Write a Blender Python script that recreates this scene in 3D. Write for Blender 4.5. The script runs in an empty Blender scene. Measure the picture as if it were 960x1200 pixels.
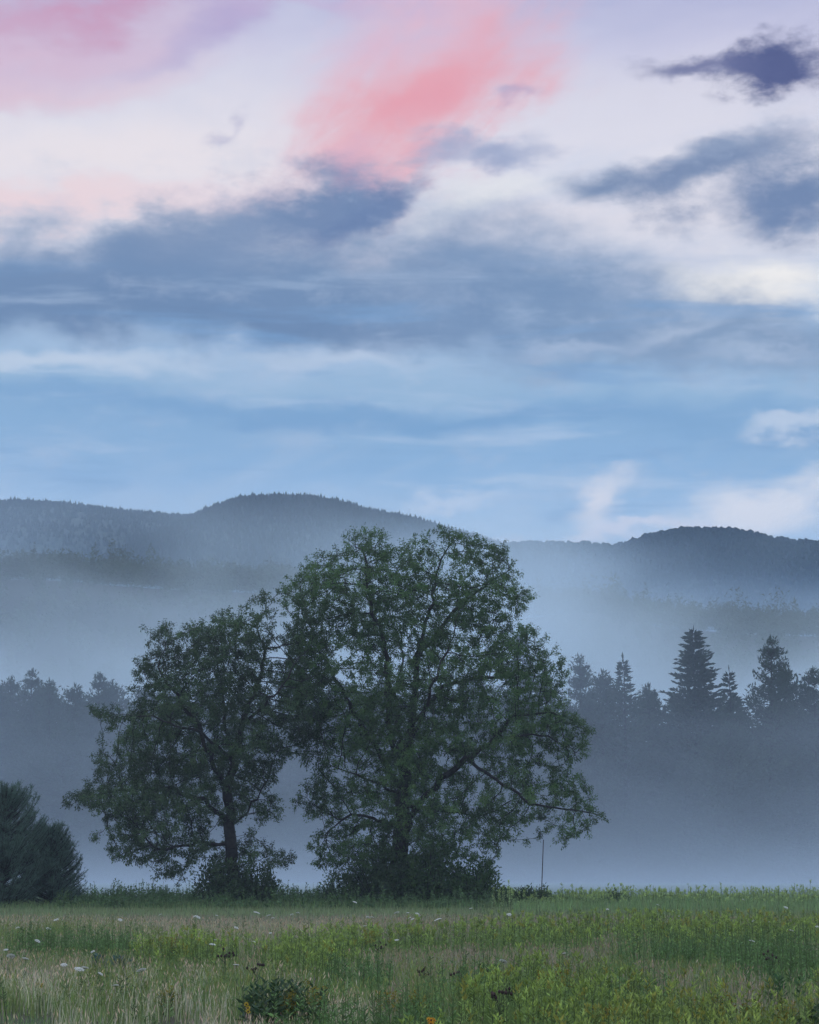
import bpy, math, random
import numpy as np
from mathutils import Vector, Matrix, noise as mnoise

R = math.radians
SC = bpy.context.scene
COL = SC.collection
rng = np.random.default_rng(7)
random.seed(7)

# ------------------------------------------------------------------ camera
W, H, F = 960.0, 1200.0, 2600.0          # the photograph's frame, focal length in its pixels
CAM_Z = 2.2
PITCH = math.atan(405.0 / F)             # eye level falls low in the frame
cd = bpy.data.cameras.new("camera")
cam = bpy.data.objects.new("camera", cd); COL.objects.link(cam)
cam.location = (0, 0, CAM_Z)
cam.rotation_euler = (R(90) + PITCH, 0, 0)
cd.sensor_fit = 'VERTICAL'; cd.sensor_height = 36.0
cd.lens = 36.0 * F / H
cd.clip_start = 0.5; cd.clip_end = 40000
SC.camera = cam
CP, SP = math.cos(PITCH), math.sin(PITCH)

def ray(px, py):
    u, v = (px - W / 2) / F, (H / 2 - py) / F
    return Vector((u, CP - v * SP, SP + v * CP))
def at(px, py, Y):
    d = ray(px, py); k = Y / d.y
    return Vector((d.x * k, Y, CAM_Z + d.z * k))
def proj(x, y, z):
    z = z - CAM_Z
    f = y * CP + z * SP; v = -y * SP + z * CP
    return W / 2 + F * x / f, H / 2 - F * v / f

# ------------------------------------------------------------------ sun, view
SUN_EL, SUN_ROT = R(2.0), R(-115)        # low behind the camera's left shoulder, under the horizon haze
SC.view_settings.view_transform = 'Standard'
SC.view_settings.look = 'None'
SC.view_settings.exposure = 0.0
SC.view_settings.gamma = 1.0
SC.render.engine = 'CYCLES'
SC.cycles.use_denoising = True
SC.cycles.use_adaptive_sampling = True
SC.cycles.adaptive_threshold = 0.02
SC.cycles.max_bounces = 6
SC.cycles.diffuse_bounces = 2
SC.cycles.transmission_bounces = 3
SC.cycles.transparent_max_bounces = 8
SC.cycles.volume_bounces = 1
SC.cycles.volume_max_steps = 64
SC.cycles.volume_step_rate = 1.0

sd = bpy.data.lights.new("sun", 'SUN'); sd.energy = 0.32; sd.angle = R(25); sd.color = (1.0, 0.86, 0.78)
sun = bpy.data.objects.new("sun", sd); COL.objects.link(sun)
sun_dir = Vector((-0.62, -0.45, 0.64)).normalized()
sun.rotation_euler = sun_dir.to_track_quat('Z', 'Y').to_euler()

# ------------------------------------------------------------------ node helpers
def lin(c):
    out = []
    for v in c:
        v /= 255.0
        out.append(v / 12.92 if v <= 0.04045 else ((v + 0.055) / 1.055) ** 2.4)
    return tuple(out)

class NT:
    def __init__(s, tree): s.t = tree; s.n = tree.nodes; s.l = tree.links
    def node(s, kind, **kw):
        n = s.n.new(kind)
        for k, v in kw.items(): setattr(n, k, v)
        return n
    def put(s, sock, v):
        if isinstance(v, bpy.types.NodeSocket): s.l.new(v, sock)
        elif v is not None: sock.default_value = v
    def m(s, op, a, b=None, c=None, clamp=False):
        n = s.node('ShaderNodeMath', operation=op, use_clamp=clamp)
        for i, v in enumerate((a, b, c)):
            if v is not None: s.put(n.inputs[i], v)
        return n.outputs[0]
    def ss(s, v, lo, hi):
        n = s.node('ShaderNodeMapRange', interpolation_type='SMOOTHSTEP')
        s.put(n.inputs[0], v); n.inputs[1].default_value = lo; n.inputs[2].default_value = hi
        n.inputs[3].default_value = 0; n.inputs[4].default_value = 1
        return n.outputs[0]
    def mix(s, f, a, b):
        n = s.node('ShaderNodeMix', data_type='RGBA')
        s.put(n.inputs[0], f); s.put(n.inputs[6], a if not isinstance(a, tuple) else (*a[:3], 1)); s.put(n.inputs[7], b if not isinstance(b, tuple) else (*b[:3], 1))
        return n.outputs[2]
    def noise(s, vec, scale, detail=3, rough=0.55, dist=0.0):
        n = s.node('ShaderNodeTexNoise'); s.put(n.inputs['Vector'], vec)
        n.inputs['Scale'].default_value = scale; n.inputs['Detail'].default_value = detail
        n.inputs['Roughness'].default_value = rough; n.inputs['Distortion'].default_value = dist
        return n
    def ramp(s, v, stops, interp='LINEAR'):
        n = s.node('ShaderNodeValToRGB'); s.put(n.inputs[0], v)
        cr = n.color_ramp; cr.interpolation = interp
        while len(cr.elements) < len(stops): cr.elements.new(0.5)
        for e, (p, c) in zip(cr.elements, stops): e.position = p; e.color = (*c[:3], 1)
        return n.outputs[0]

# ------------------------------------------------------------------ world: dusk sky with clouds
def build_world():
    w = bpy.data.worlds.new("World"); SC.world = w; w.use_nodes = True
    N = NT(w.node_tree)
    for n in list(N.n): N.n.remove(n)
    out = N.node('ShaderNodeOutputWorld')
    sky = N.node('ShaderNodeTexSky', sky_type='NISHITA')
    sky.sun_disc = False; sky.sun_elevation = SUN_EL; sky.sun_rotation = SUN_ROT
    bsky = N.node('ShaderNodeBackground'); bsky.inputs[1].default_value = 0.05
    N.put(bsky.inputs[0], sky.outputs[0])
    tc = N.node('ShaderNodeTexCoord'); d = tc.outputs['Generated']
    sx = N.node('ShaderNodeSeparateXYZ'); N.put(sx.inputs[0], d)
    deg = 180 / math.pi
    az = N.m('MULTIPLY', N.m('ARCTAN2', sx.outputs[0], sx.outputs[1]), deg)
    el = N.m('MULTIPLY', N.m('ARCSINE', sx.outputs[2]), deg)
    # flattened cloud space, so every streak lies nearly level
    flat = N.node('ShaderNodeVectorMath', operation='MULTIPLY'); N.put(flat.inputs[0], d); flat.inputs[1].default_value = (1, 1, 2.0)
    tilt = N.node('ShaderNodeVectorRotate', rotation_type='Y_AXIS'); N.put(tilt.inputs['Vector'], d); tilt.inputs['Angle'].default_value = R(14)
    tflat = N.node('ShaderNodeVectorMath', operation='MULTIPLY'); N.put(tflat.inputs[0], tilt.outputs[0]); tflat.inputs[1].default_value = (1, 1, 3.6)
    nb = N.noise(flat.outputs[0], 17, 9, 0.66, 0.25)       # billows
    ns = N.noise(tflat.outputs[0], 7, 5, 0.55, 0.3)        # long streaks
    nf = N.noise(flat.outputs[0], 30, 8, 0.68, 0.2)         # fine shreds
    dg = N.node('ShaderNodeVectorRotate', rotation_type='Y_AXIS'); N.put(dg.inputs['Vector'], d); dg.inputs['Angle'].default_value = R(40)
    dg2 = N.node('ShaderNodeVectorMath', operation='MULTIPLY'); N.put(dg2.inputs[0], dg.outputs[0]); dg2.inputs[1].default_value = (1, 1, 3.0)
    nd = N.noise(dg2.outputs[0], 20, 7, 0.62, 0.5)         # diagonal plume fibres
    lay = N.node('ShaderNodeVectorMath', operation='MULTIPLY'); N.put(lay.inputs[0], d); lay.inputs[1].default_value = (1, 1, 9)
    nl = N.noise(lay.outputs[0], 7, 6, 0.6, 0.3)           # thin level layers
    wrp = N.noise(flat.outputs[0], 9, 4, 0.5)
    wf = N.noise(flat.outputs[0], 34, 5, 0.6)
    sw = N.node('ShaderNodeSeparateColor'); N.put(sw.inputs[0], wrp.outputs['Color'])
    sw2 = N.node('ShaderNodeSeparateColor'); N.put(sw2.inputs[0], wf.outputs['Color'])
    def warp(base, a, b, ka, kb):
        t = N.m('MULTIPLY_ADD', N.m('SUBTRACT', a, 0.5), ka, base)
        return N.m('MULTIPLY_ADD', N.m('SUBTRACT', b, 0.5), kb, t)
    azw = warp(az, sw.outputs[0], sw2.outputs[0], 5.0, 1.6)
    elw = warp(el, sw.outputs[1], sw2.outputs[1], 3.4, 1.5)
    P2 = N.node('ShaderNodeCombineXYZ'); N.put(P2.inputs[0], azw); N.put(P2.inputs[1], elw); P2 = P2.outputs[0]
    nbz = N.m('SUBTRACT', nb.outputs[0], 0.5); nsz = N.m('SUBTRACT', ns.outputs[0], 0.5); nfz = N.m('SUBTRACT', nf.outputs[0], 0.5)
    mixes = {}
    def nmix(kb, ks, kf):
        """four shared blends of billow, streak and shred noise"""
        if kf == 'plume':
            if kf not in mixes: mixes[kf] = N.m('MULTIPLY_ADD', N.m('SUBTRACT', nd.outputs[0], .5), -1.25, N.m('MULTIPLY', nbz, -.8))
            return mixes[kf]
        key = 'streak' if ks >= .5 and kf < .4 else ('soft' if kb < 1.0 else ('ragged' if kf >= .9 else 'billow'))
        w = {'streak': (.55, .75, .1), 'soft': (.48, .3, .24), 'ragged': (1.3, 0, 1.2), 'billow': (1.25, .2, .6)}[key]
        if key not in mixes:
            mixes[key] = N.m('MULTIPLY_ADD', nbz, -w[0], N.m('MULTIPLY_ADD', nsz, -w[1], N.m('MULTIPLY', nfz, -w[2])))
        return mixes[key]
    # base: bands of colour by height above the horizon (whole dome, all round)
    def elof(py): v = ray(480, py).normalized(); return math.degrees(math.asin(v.z))
    band = [(1030, (160, 188, 215)), (640, (172, 198, 226)), (600, (158, 190, 224)), (560, (140, 178, 217)), (500, (134, 172, 210)),
            (450, (150, 182, 213)), (400, (162, 188, 218)), (330, (205, 212, 228)), (270, (224, 221, 230)),
            (190, (226, 224, 234)), (120, (218, 216, 230)), (60, (204, 203, 226)), (0, (182, 184, 216))]
    stops = [(0.0, lin((150, 170, 190)))] + [(elof(p) / 90.0, lin(c)) for p, c in band] + [(0.42, lin((150, 165, 205))), (1.0, lin((120, 145, 190)))]
    elb = N.m('MULTIPLY_ADD', nsz, 3.0, N.m('MULTIPLY_ADD', N.m('SUBTRACT', sw.outputs[1], 0.5), 2.2, el))
    col = N.ramp(N.m('DIVIDE', elb, 90.0), stops[:16])
    # low streaks of pale and blue in the lower sky
    s1 = N.ss(nsz, 0.02, 0.2)
    low = N.m('MULTIPLY', N.ss(el, 24, 16), 0.55)
    col = N.mix(N.m('MULTIPLY', N.m('MULTIPLY', s1, low), .7), col, lin((186, 204, 228)))
    # the cloud masses: centre, half-size (photo px as angles), tilt, colour, amount, softness, noise mix
    DEG = math.degrees(1 / F) * 0.985
    def blob(col, cx, cy, rx, ry, rot, c, amt, soft=0.6, kb=1.2, ks=0.0, kf=0.5, warped=True):
        v = ray(cx, cy).normalized()
        a0, e0 = math.degrees(math.atan2(v.x, v.y)), math.degrees(math.asin(v.z))
        mp = N.node('ShaderNodeMapping', vector_type='TEXTURE'); N.put(mp.inputs[0], P2)
        mp.inputs['Location'].default_value = (a0, e0, 0); mp.inputs['Rotation'].default_value = (0, 0, R(rot)); mp.inputs['Scale'].default_value = (rx * DEG, ry * DEG, 1)
        ln = N.node('ShaderNodeVectorMath', operation='LENGTH'); N.put(ln.inputs[0], mp.outputs[0])
        r = N.m('ADD', ln.outputs['Value'], nmix(kb, ks, kf))
        n = N.node('ShaderNodeMapRange', interpolation_type='SMOOTHSTEP'); N.put(n.inputs[0], r)
        n.inputs[1].default_value = 1 - soft; n.inputs[2].default_value = 1 + soft * .5; n.inputs[3].default_value = amt; n.inputs[4].default_value = 0
        return N.mix(n.outputs[0], col, lin(c))
    # warm whites and mauves of the upper sky
    col = blob(col, 130, 180, 330, 70, 4, (238, 229, 232), .9, 1.0, .5, .6, 0)
    col = blob(col, 60, 245, 200, 26, 4, (240, 214, 217), .8, .9, .6, .3, .2)
    col = blob(col, 330, 205, 150, 22, 14, (238, 214, 220), .6, .9, .6, .3, .2)
    col = blob(col, 20, 55, 300, 42, 13, (218, 178, 200), .75, 1.5, .6, 1.0, 0)
    col = blob(col, 60, 5, 200, 26, 14, (204, 146, 178), .75, 1.0, .5, .8, 0)
    col = blob(col, 40, 95, 210, 18, 9, (228, 190, 204), .55, 1.4, .4, .8, 0)
    col = blob(col, 250, 28, 130, 26, 14, (178, 165, 206), .8, 1.0, .6, .6, .2)
    col = blob(col, 480, 5, 300, 14, 3, (200, 172, 208), .5, 1.0, .5, .8, 0)
    # the pink plume
    col = blob(col, 500, 100, 165, 92, 38, (228, 196, 210), .75, 1.3, .7, .6, 'plume')
    col = blob(col, 500, 135, 145, 74, 36, (234, 166, 176), .9, 1.1, .6, .5, 'plume')
    col = blob(col, 525, 122, 120, 56, 34, (232, 154, 168), .7, 1.25, .7, .3, 'plume')
    col = blob(col, 500, 40, 120, 40, 20, (226, 184, 204), .6, 1.3, .7, .6, 'plume')
    col = blob(col, 425, 205, 42, 22, 20, (224, 178, 196), .7, .8, .6, .3, .3)
    col = blob(col, 596, 128, 26, 13, 35, (160, 152, 192), .5, .8, 1.0, .2, .9)
    # bright gap at right
    col = blob(col, 890, 325, 120, 34, 2, (244, 241, 238), 1.0, .7, .6, .4, .4)
    col = blob(col, 560, 250, 110, 26, 8, (230, 230, 234), .9, .8, .9, .4, .5)
    # broken dark clouds high at right
    col = blob(col, 900, 80, 100, 33, 8, (80, 86, 132), 1.0, .6, 1.3, 0, 1.1)
    col = blob(col, 795, 80, 95, 24, -4, (104, 108, 150), .9, .7, 1.4, 0, 1.3)
    col = blob(col, 250, 152, 24, 8, 12, (168, 166, 198), .5, 1.2, 1.0, 0, 1.3)
    col = blob(col, 288, 130, 17, 7, 40, (168, 166, 198), .45, 1.2, 1.0, 0, 1.3)
    col = blob(col, 735, 236, 72, 36, 2, (118, 138, 172), .95, .9, 1.4, 0, .8)
    col = blob(col, 840, 210, 115, 36, 20, (112, 132, 168), .95, .75, 1.4, 0, .8)
    col = blob(col, 948, 228, 85, 44, 6, (100, 124, 164), .95, .75, 1.4, 0, .8)
    col = blob(col, 580, 195, 80, 24, 6, (142, 156, 192), .8, .9, 1.4, 0, 1.0)
    # the big slate bank
    col = blob(col, 60, 335, 400, 62, 3, (108, 135, 172), 1.0, .8, .9, .3, .5)
    col = blob(col, 330, 335, 320, 74, 2, (110, 137, 174), 1.0, .8, .9, .3, .5)
    col = blob(col, 345, 240, 105, 44, 8, (102, 127, 167), .95, .75, 1.2, .2, .6)
    col = blob(col, 410, 250, 95, 22, 16, (98, 122, 164), .9, .75, 1.1, .2, .6)
    col = blob(col, 200, 285, 150, 40, 16, (114, 138, 174), .8, .8, 1.1, .2, .6)
    col = blob(col, 660, 362, 290, 58, -3, (112, 140, 177), .95, .9, 1.0, .3, .5)
    col = blob(col, 880, 392, 190, 38, -3, (128, 152, 184), .9, .8, 1.0, .3, .5)
    col = blob(col, 240, 370, 320, 24, 0, (92, 122, 162), .6, .9, .5, .6, .2)
    tex = N.m('MULTIPLY', N.ss(N.m('ADD', N.m('MULTIPLY', nbz, .7), N.m('MULTIPLY', nfz, .5)), .0, .16), N.ss(el, 20.5, 17.5))
    col = N.mix(N.m('MULTIPLY', tex, .24), col, lin((186, 198, 220)))
    # pale and blue layers below
    nlz = N.m('SUBTRACT', nl.outputs[0], .5); lowm = N.m('MULTIPLY', N.ss(el, 16.0, 13.5), N.ss(el, 4, 7))
    col = N.mix(N.m('MULTIPLY', N.m('MULTIPLY', N.ss(nlz, .03, .2), lowm), .55), col, lin((186, 204, 228)))
    col = N.mix(N.m('MULTIPLY', N.m('MULTIPLY', N.ss(nlz, -.03, -.2), lowm), .6), col, lin((118, 158, 202)))
    col = blob(col, 810, 378, 60, 12, 4, (196, 208, 228), .5, 1.3, .9, .2, .5)
    col = blob(col, 900, 405, 70, 10, 0, (190, 205, 227), .5, 1.3, .9, .2, .5)
    col = blob(col, 70, 432, 170, 20, 3, (198, 211, 229), .75, .7, 1.3, .6, .6)
    col = blob(col, 380, 418, 150, 14, 0, (190, 205, 226), .65, .9, 1.2, .6, .5)
    col = blob(col, 420, 490, 700, 20, 0, (118, 160, 203), .8, .9, .4, .9, .1)
    col = blob(col, 700, 395, 70, 10, 0, (186, 200, 223), .5, 1.3, .9, .2, .5)
    col = blob(col, 940, 490, 60, 14, 8, (200, 212, 230), .7, .7, 1.3, .3, .9)
    col = blob(col, 915, 588, 125, 34, 16, (222, 225, 235), .95, 1.0, 1.4, .3, .9)
    col = blob(col, 700, 598, 60, 18, 32, (220, 222, 233), .9, 1.1, 1.4, .3, .9)
    col = blob(col, 640, 628, 230, 12, 0, (212, 216, 232), .85, .8, .9, .5, .6)
    col = blob(col, 520, 596, 60, 12, 18, (196, 210, 232), .7, .7, 1.2, .3, .8)
    bc = N.node('ShaderNodeBackground'); N.put(bc.inputs[0], col); bc.inputs[1].default_value = SKY
    # the rest of the dome: unseen plain sky, brightened to light mist and meadow
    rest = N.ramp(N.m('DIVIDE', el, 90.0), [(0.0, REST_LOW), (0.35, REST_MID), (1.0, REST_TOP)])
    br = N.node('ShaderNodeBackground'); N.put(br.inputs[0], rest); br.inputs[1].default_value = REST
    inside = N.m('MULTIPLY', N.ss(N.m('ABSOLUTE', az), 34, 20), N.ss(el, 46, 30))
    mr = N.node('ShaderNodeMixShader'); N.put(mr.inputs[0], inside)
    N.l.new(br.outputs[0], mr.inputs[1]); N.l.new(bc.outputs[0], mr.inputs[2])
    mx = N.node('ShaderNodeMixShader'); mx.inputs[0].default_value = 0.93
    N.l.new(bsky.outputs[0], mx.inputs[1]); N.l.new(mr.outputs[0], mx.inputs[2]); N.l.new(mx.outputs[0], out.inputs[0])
    w.cycles.sampling_method = 'MANUAL'; w.cycles.sample_map_resolution = 512
SKY = 1.08
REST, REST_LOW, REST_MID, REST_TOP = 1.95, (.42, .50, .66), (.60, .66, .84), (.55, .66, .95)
build_world()

# ------------------------------------------------------------------ materials
def material(name, colors, rough=0.9, scale=3.0, trans=0.0, tint=True, bump=0.0, spread=0.25):
    """colors: two or three base colours blended by noise in object space; tint multiplies a per-leaf variation."""
    m = bpy.data.materials.new(name); m.use_nodes = True
    N = NT(m.node_tree)
    for n in list(N.n): N.n.remove(n)
    out = N.node('ShaderNodeOutputMaterial')
    tc = N.node('ShaderNodeTexCoord')
    no = N.noise(tc.outputs['Object'], scale, 4, 0.6)
    k = len(colors) - 1
    col = N.ramp(N.ss(no.outputs[0], 0.3, 0.7), [(i / max(k, 1), c) for i, c in enumerate(colors)])
    if tint:
        at_ = N.node('ShaderNodeAttribute', attribute_name='tint')
        mm = N.node('ShaderNodeMix', data_type='RGBA', blend_type='MULTIPLY'); mm.inputs[0].default_value = 1
        N.put(mm.inputs[6], col); N.put(mm.inputs[7], at_.outputs['Color']); col = mm.outputs[2]
    p = N.node('ShaderNodeBsdfPrincipled'); N.put(p.inputs['Base Color'], col)
    p.inputs['Roughness'].default_value = rough; p.inputs['Specular IOR Level'].default_value = 0.25
    if bump:
        b = N.node('ShaderNodeBump'); b.inputs['Strength'].default_value = bump
        nn = N.noise(tc.outputs['Object'], scale * 6, 5, 0.65); N.put(b.inputs['Height'], nn.outputs[0]); N.l.new(b.outputs[0], p.inputs['Normal'])
    s = p.outputs[0]
    if trans:
        t = N.node('ShaderNodeBsdfTranslucent'); N.put(t.inputs[0], col)
        x = N.node('ShaderNodeMixShader'); x.inputs[0].default_value = trans
        N.l.new(s, x.inputs[1]); N.l.new(t.outputs[0], x.inputs[2]); s = x.outputs[0]
    N.l.new(s, out.inputs[0])
    return m

M = {
 'ground': material('ground', [(.035, .045, .02), (.06, .055, .035), (.05, .065, .025)], tint=False, scale=.15, bump=.4),
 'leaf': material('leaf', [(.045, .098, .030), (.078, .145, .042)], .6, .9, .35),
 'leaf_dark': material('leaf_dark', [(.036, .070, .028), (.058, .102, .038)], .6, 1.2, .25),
 'bark': material('bark', [(.012, .011, .011), (.028, .026, .024)], .95, 5, 0, False, .6),
 'needle': material('needle', [(.062, .112, .082), (.085, .148, .104)], .7, .8, .15),
 'far_needle': material('far_needle', [(.030, .052, .036), (.044, .070, .046)], .8, .3, .1),
 'wood': material('wood', [(.03, .05, .024), (.05, .07, .035)], .9, .02, .2),
 'mountain': material('mountain', [(.008, .018, .014), (.018, .032, .022)], .95, .012, 0, False, .6),
 'mountain_tree': material('mountain_tree', [(.008, .018, .014), (.018, .032, .022)], .95, .004, 0, True),
 'grass': material('grass', [(1.1, 1.15, 1.05), (1.22, 1.28, 1.15)], .8, .5, .35),
 'herb': material('herb', [(1.0, 1.08, 1.0), (1.18, 1.25, 1.15)], .7, 1.5, .3),
 'white': material('white_petal', [(.62, .64, .60), (.78, .80, .76)], .8, 30, .3, False),
 'yellow': material('yellow_petal', [(.35, .26, .03), (.48, .36, .04)], .8, 30, .3, False),
 'orange': material('orange_petal', [(.55, .26, .02), (.65, .34, .03)], .8, 30, .2, False),
 'stem': material('stem', [(.04, .07, .025), (.07, .09, .035)], .8, 5, 0, False),
 'dry': material('dry_seed', [(.02, .012, .012), (.045, .028, .024)], .9, 9, 0, False),
 'pole': material('pole_metal', [(.03, .022, .02), (.05, .035, .03)], .7, 4, 0, False),
}

# ------------------------------------------------------------------ mesh helpers
def mesh(name, V, Fq=None, Ft=None, tint=None, smooth=False):
    """V (n,3); Fq (m,4) quads; Ft (k,3) triangles; tint (n,3) per-vertex colour."""
    V = np.asarray(V, dtype=np.float32).reshape(-1, 3)
    me = bpy.data.meshes.new(name)
    q = np.zeros((0, 4), np.int32) if Fq is None else np.asarray(Fq, np.int32).reshape(-1, 4)
    t = np.zeros((0, 3), np.int32) if Ft is None else np.asarray(Ft, np.int32).reshape(-1, 3)
    loops = np.concatenate([q.ravel(), t.ravel()]).astype(np.int32)
    starts = np.concatenate([np.arange(len(q)) * 4, len(q) * 4 + np.arange(len(t)) * 3]).astype(np.int32)
    me.vertices.add(len(V)); me.vertices.foreach_set('co', V.ravel())
    me.loops.add(len(loops)); me.loops.foreach_set('vertex_index', loops)
    me.polygons.add(len(starts)); me.polygons.foreach_set('loop_start', starts)
    try:
        me.polygons.foreach_set('loop_total', np.concatenate([np.full(len(q), 4), np.full(len(t), 3)]).astype(np.int32))
    except Exception: pass
    if smooth: me.polygons.foreach_set('use_smooth', np.ones(len(starts), bool))
    me.update(calc_edges=True)
    if tint is not None:
        a = me.attributes.new('tint', 'FLOAT_COLOR', 'POINT')
        c = np.ones((len(V), 4), np.float32); c[:, :3] = tint
        a.data.foreach_set('color', c.ravel())
    return me

def obj(name, me, mat=None, parent=None, loc=None):
    o = bpy.data.objects.new(name, me); COL.objects.link(o)
    if mat and not me.materials: me.materials.append(mat)
    if parent: o.parent = parent
    if loc is not None: o.location = loc
    return o
def tag(o, label=None, cat=None, group=None, kind=None):
    if label: o['label'] = label
    if cat: o['category'] = cat
    if group: o['group'] = group
    if kind: o['kind'] = kind
    return o
def empty(name, loc, label, cat, group=None):
    o = bpy.data.objects.new(name, None); COL.objects.link(o); o.location = loc; o.empty_display_size = .2
    return tag(o, label, cat, group)

class Geo:
    """collects vertices, quads and tints"""
    def __init__(s): s.V = []; s.Q = []; s.T = []; s.C = []; s.n = 0
    def add(s, V, Q=None, T=None, C=(1, 1, 1)):
        V = np.asarray(V, float).reshape(-1, 3)
        if Q is not None and len(Q): s.Q.append(np.asarray(Q).reshape(-1, 4) + s.n)
        if T is not None and len(T): s.T.append(np.asarray(T).reshape(-1, 3) + s.n)
        C = np.asarray(C, float)
        s.C.append(np.broadcast_to(C, (len(V), 3)) if C.ndim < 2 else C)
        s.V.append(V); s.n += len(V)
    def mesh(s, name, smooth=False):
        return mesh(name, np.concatenate(s.V), np.concatenate(s.Q) if s.Q else None, np.concatenate(s.T) if s.T else None, np.concatenate(s.C), smooth)

def norm(a): return a / np.maximum(np.linalg.norm(a, axis=-1, keepdims=True), 1e-9)

def leaves(geo, P, D, L, Wd, C, fold=0.25):
    """diamond leaves: base P, direction D (unit), length L, width Wd, colour C (n,3)"""
    n = len(P)
    up = norm(rng.normal(size=(n, 3)))
    S = norm(np.cross(D, up)); U = norm(np.cross(S, D))
    L = np.broadcast_to(L, n)[:, None]; Wd = np.broadcast_to(Wd, n)[:, None]
    mid = P + D * L * .45
    V = np.stack([P, mid - S * Wd * .5 + U * Wd * fold, P + D * L, mid + S * Wd * .5 + U * Wd * fold], 1).reshape(-1, 3)
    Q = np.arange(4 * n).reshape(n, 4)
    geo.add(V, Q, None, np.repeat(C, 4, 0))

def segs(geo, A, B, ra, rb, sides=5, C=(1, 1, 1)):
    """tapered prisms from A to B"""
    n = len(A); d = norm(B - A)
    ref = np.where(np.abs(d[:, 2:3]) > .9, np.array([[1., 0, 0]]), np.array([[0, 0, 1.]]))
    u = norm(np.cross(d, ref)); v = np.cross(d, u)
    a = np.arange(sides) * 2 * math.pi / sides
    ring = u[:, None] * np.cos(a)[None, :, None] + v[:, None] * np.sin(a)[None, :, None]
    V = np.concatenate([A[:, None] + ring * np.reshape(ra, (-1, 1, 1)), B[:, None] + ring * np.reshape(rb, (-1, 1, 1))], 1)
    i = np.arange(sides); j = (i + 1) % sides
    q = np.stack([i, j, j + sides, i + sides], 1)
    Q = (q[None] + (np.arange(n) * 2 * sides)[:, None, None]).reshape(-1, 4)
    geo.add(V.reshape(-1, 3), Q, None, C)

def tube(geo, pts, radii, sides=8, C=(1, 1, 1)):
    """one continuous tapered tube through pts"""
    pts = np.asarray(pts, float); n = len(pts)
    d = np.gradient(pts, axis=0); d = norm(d)
    ref = np.array([0.0, 1.0, 0.05])
    u = norm(np.cross(d, ref)); v = np.cross(d, u)
    a = np.arange(sides) * 2 * math.pi / sides
    V = pts[:, None] + (u[:, None] * np.cos(a)[None, :, None] + v[:, None] * np.sin(a)[None, :, None]) * np.reshape(radii, (-1, 1, 1))
    i = np.arange(sides); j = (i + 1) % sides
    q = np.stack([i, j, j + sides, i + sides], 1)
    Q = (q[None] + (np.arange(n - 1) * sides)[:, None, None]).reshape(-1, 4)
    geo.add(V.reshape(-1, 3), Q, [[0, k + 1, k] for k in range(1, sides - 1)] + [[(n - 1) * sides, (n - 1) * sides + k, (n - 1) * sides + k + 1] for k in range(1, sides - 1)], C)

def nz(x, y, z=0.0, oct=3): return mnoise.fractal(Vector((x, y, z)), 1.0, 2.0, oct)
def tintcol(n, base, var=0.25, hue=0.12):
    b = np.asarray(base, float)
    k = 1 + rng.normal(0, var, (n, 1)).clip(-.6, .8)
    h = 1 + rng.normal(0, hue, (n, 3)) * np.array([1.0, .3, .8])
    return (b * k * h).clip(0.004, 1)

# ------------------------------------------------------------------ ground, hills, mountains
def ground_z(x, y):
    return 0.0 if y < 8 else 0.05 * nz(x * .08, y * .08, 3)
def build_ground():
    xs = np.concatenate([-np.geomspace(9000, 60, 22), np.linspace(-55, 55, 56), np.geomspace(60, 9000, 22)])
    ys = np.concatenate([[-3000, -600, -100, -20], np.linspace(0, 240, 121), np.geomspace(260, 30000, 24)])
    V = [(x, y, ground_z(x, y) if y < 235 and abs(x) < 56 else 0.0) for y in ys for x in xs]
    nx = len(xs); i = np.arange(len(ys) - 1)[:, None] * nx + np.arange(nx - 1)[None]
    Q = np.stack([i, i + 1, i + 1 + nx, i + nx], -1).reshape(-1, 4)
    o = obj('ground', mesh('ground', V, Q, smooth=True), M['ground']); tag(o, kind='structure')
build_ground()

def ridge(name, sky, Yc, front, back, amp, mat, nxs=150, treeh=0.0, ext=1.6):
    """a hill whose crest line, seen from the meadow, follows the points sky (px,py)"""
    px = np.array([p[0] for p in sky], float); py = np.array([p[1] for p in sky], float)
    xs_p = np.linspace(px[0], px[-1], nxs)
    crest = np.interp(xs_p, px, py)
    pts = [at(a, b, Yc) for a, b in zip(xs_p, crest)]
    X = np.array([p.x for p in pts]); Z = np.array([p.z for p in pts]) - treeh
    fr = np.linspace(-1, 1, 61)
    rows = []
    for t in fr:
        y = Yc + (t * front if t < 0 else t * back)
        prof = 0.5 + 0.5 * math.cos(math.pi * min(1, abs(t))) if t < 0 else 1 - t ** 2
        prof = max(prof, 0) ** (0.9)
        row = []
        for x, z in zip(X, Z):
            k = 1 - abs(t)
            n = amp * nz(x / (amp * 9), y / (amp * 9), Yc * .001, 4) * min(1, abs(t) * 3) * (k ** .4)
            row.append((x, y, z * prof + n - (3 if abs(t) >= .999 else 0)))
        rows.append(row)
    G = np.array(rows)
    ny = len(fr); i = np.arange(ny - 1)[:, None] * nxs + np.arange(nxs - 1)[None]
    Q = np.stack([i, i + 1, i + 1 + nxs, i + nxs], -1).reshape(-1, 4)
    o = obj(name, mesh(name, G.reshape(-1, 3), Q, smooth=True), mat); tag(o, kind='structure')
    def sample(u, t):   # u in 0..1 across, t in -1..1
        fx = u * (nxs - 1); fy = (t + 1) / 2 * (ny - 1)
        ix = np.clip(fx.astype(int), 0, nxs - 2); iy = np.clip(fy.astype(int), 0, ny - 2)
        ax = (fx - ix)[:, None]; ay = (fy - iy)[:, None]
        return (G[iy, ix] * (1 - ax) * (1 - ay) + G[iy, ix + 1] * ax * (1 - ay) + G[iy + 1, ix] * (1 - ax) * ay + G[iy + 1, ix + 1] * ax * ay)
    return sample

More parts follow.
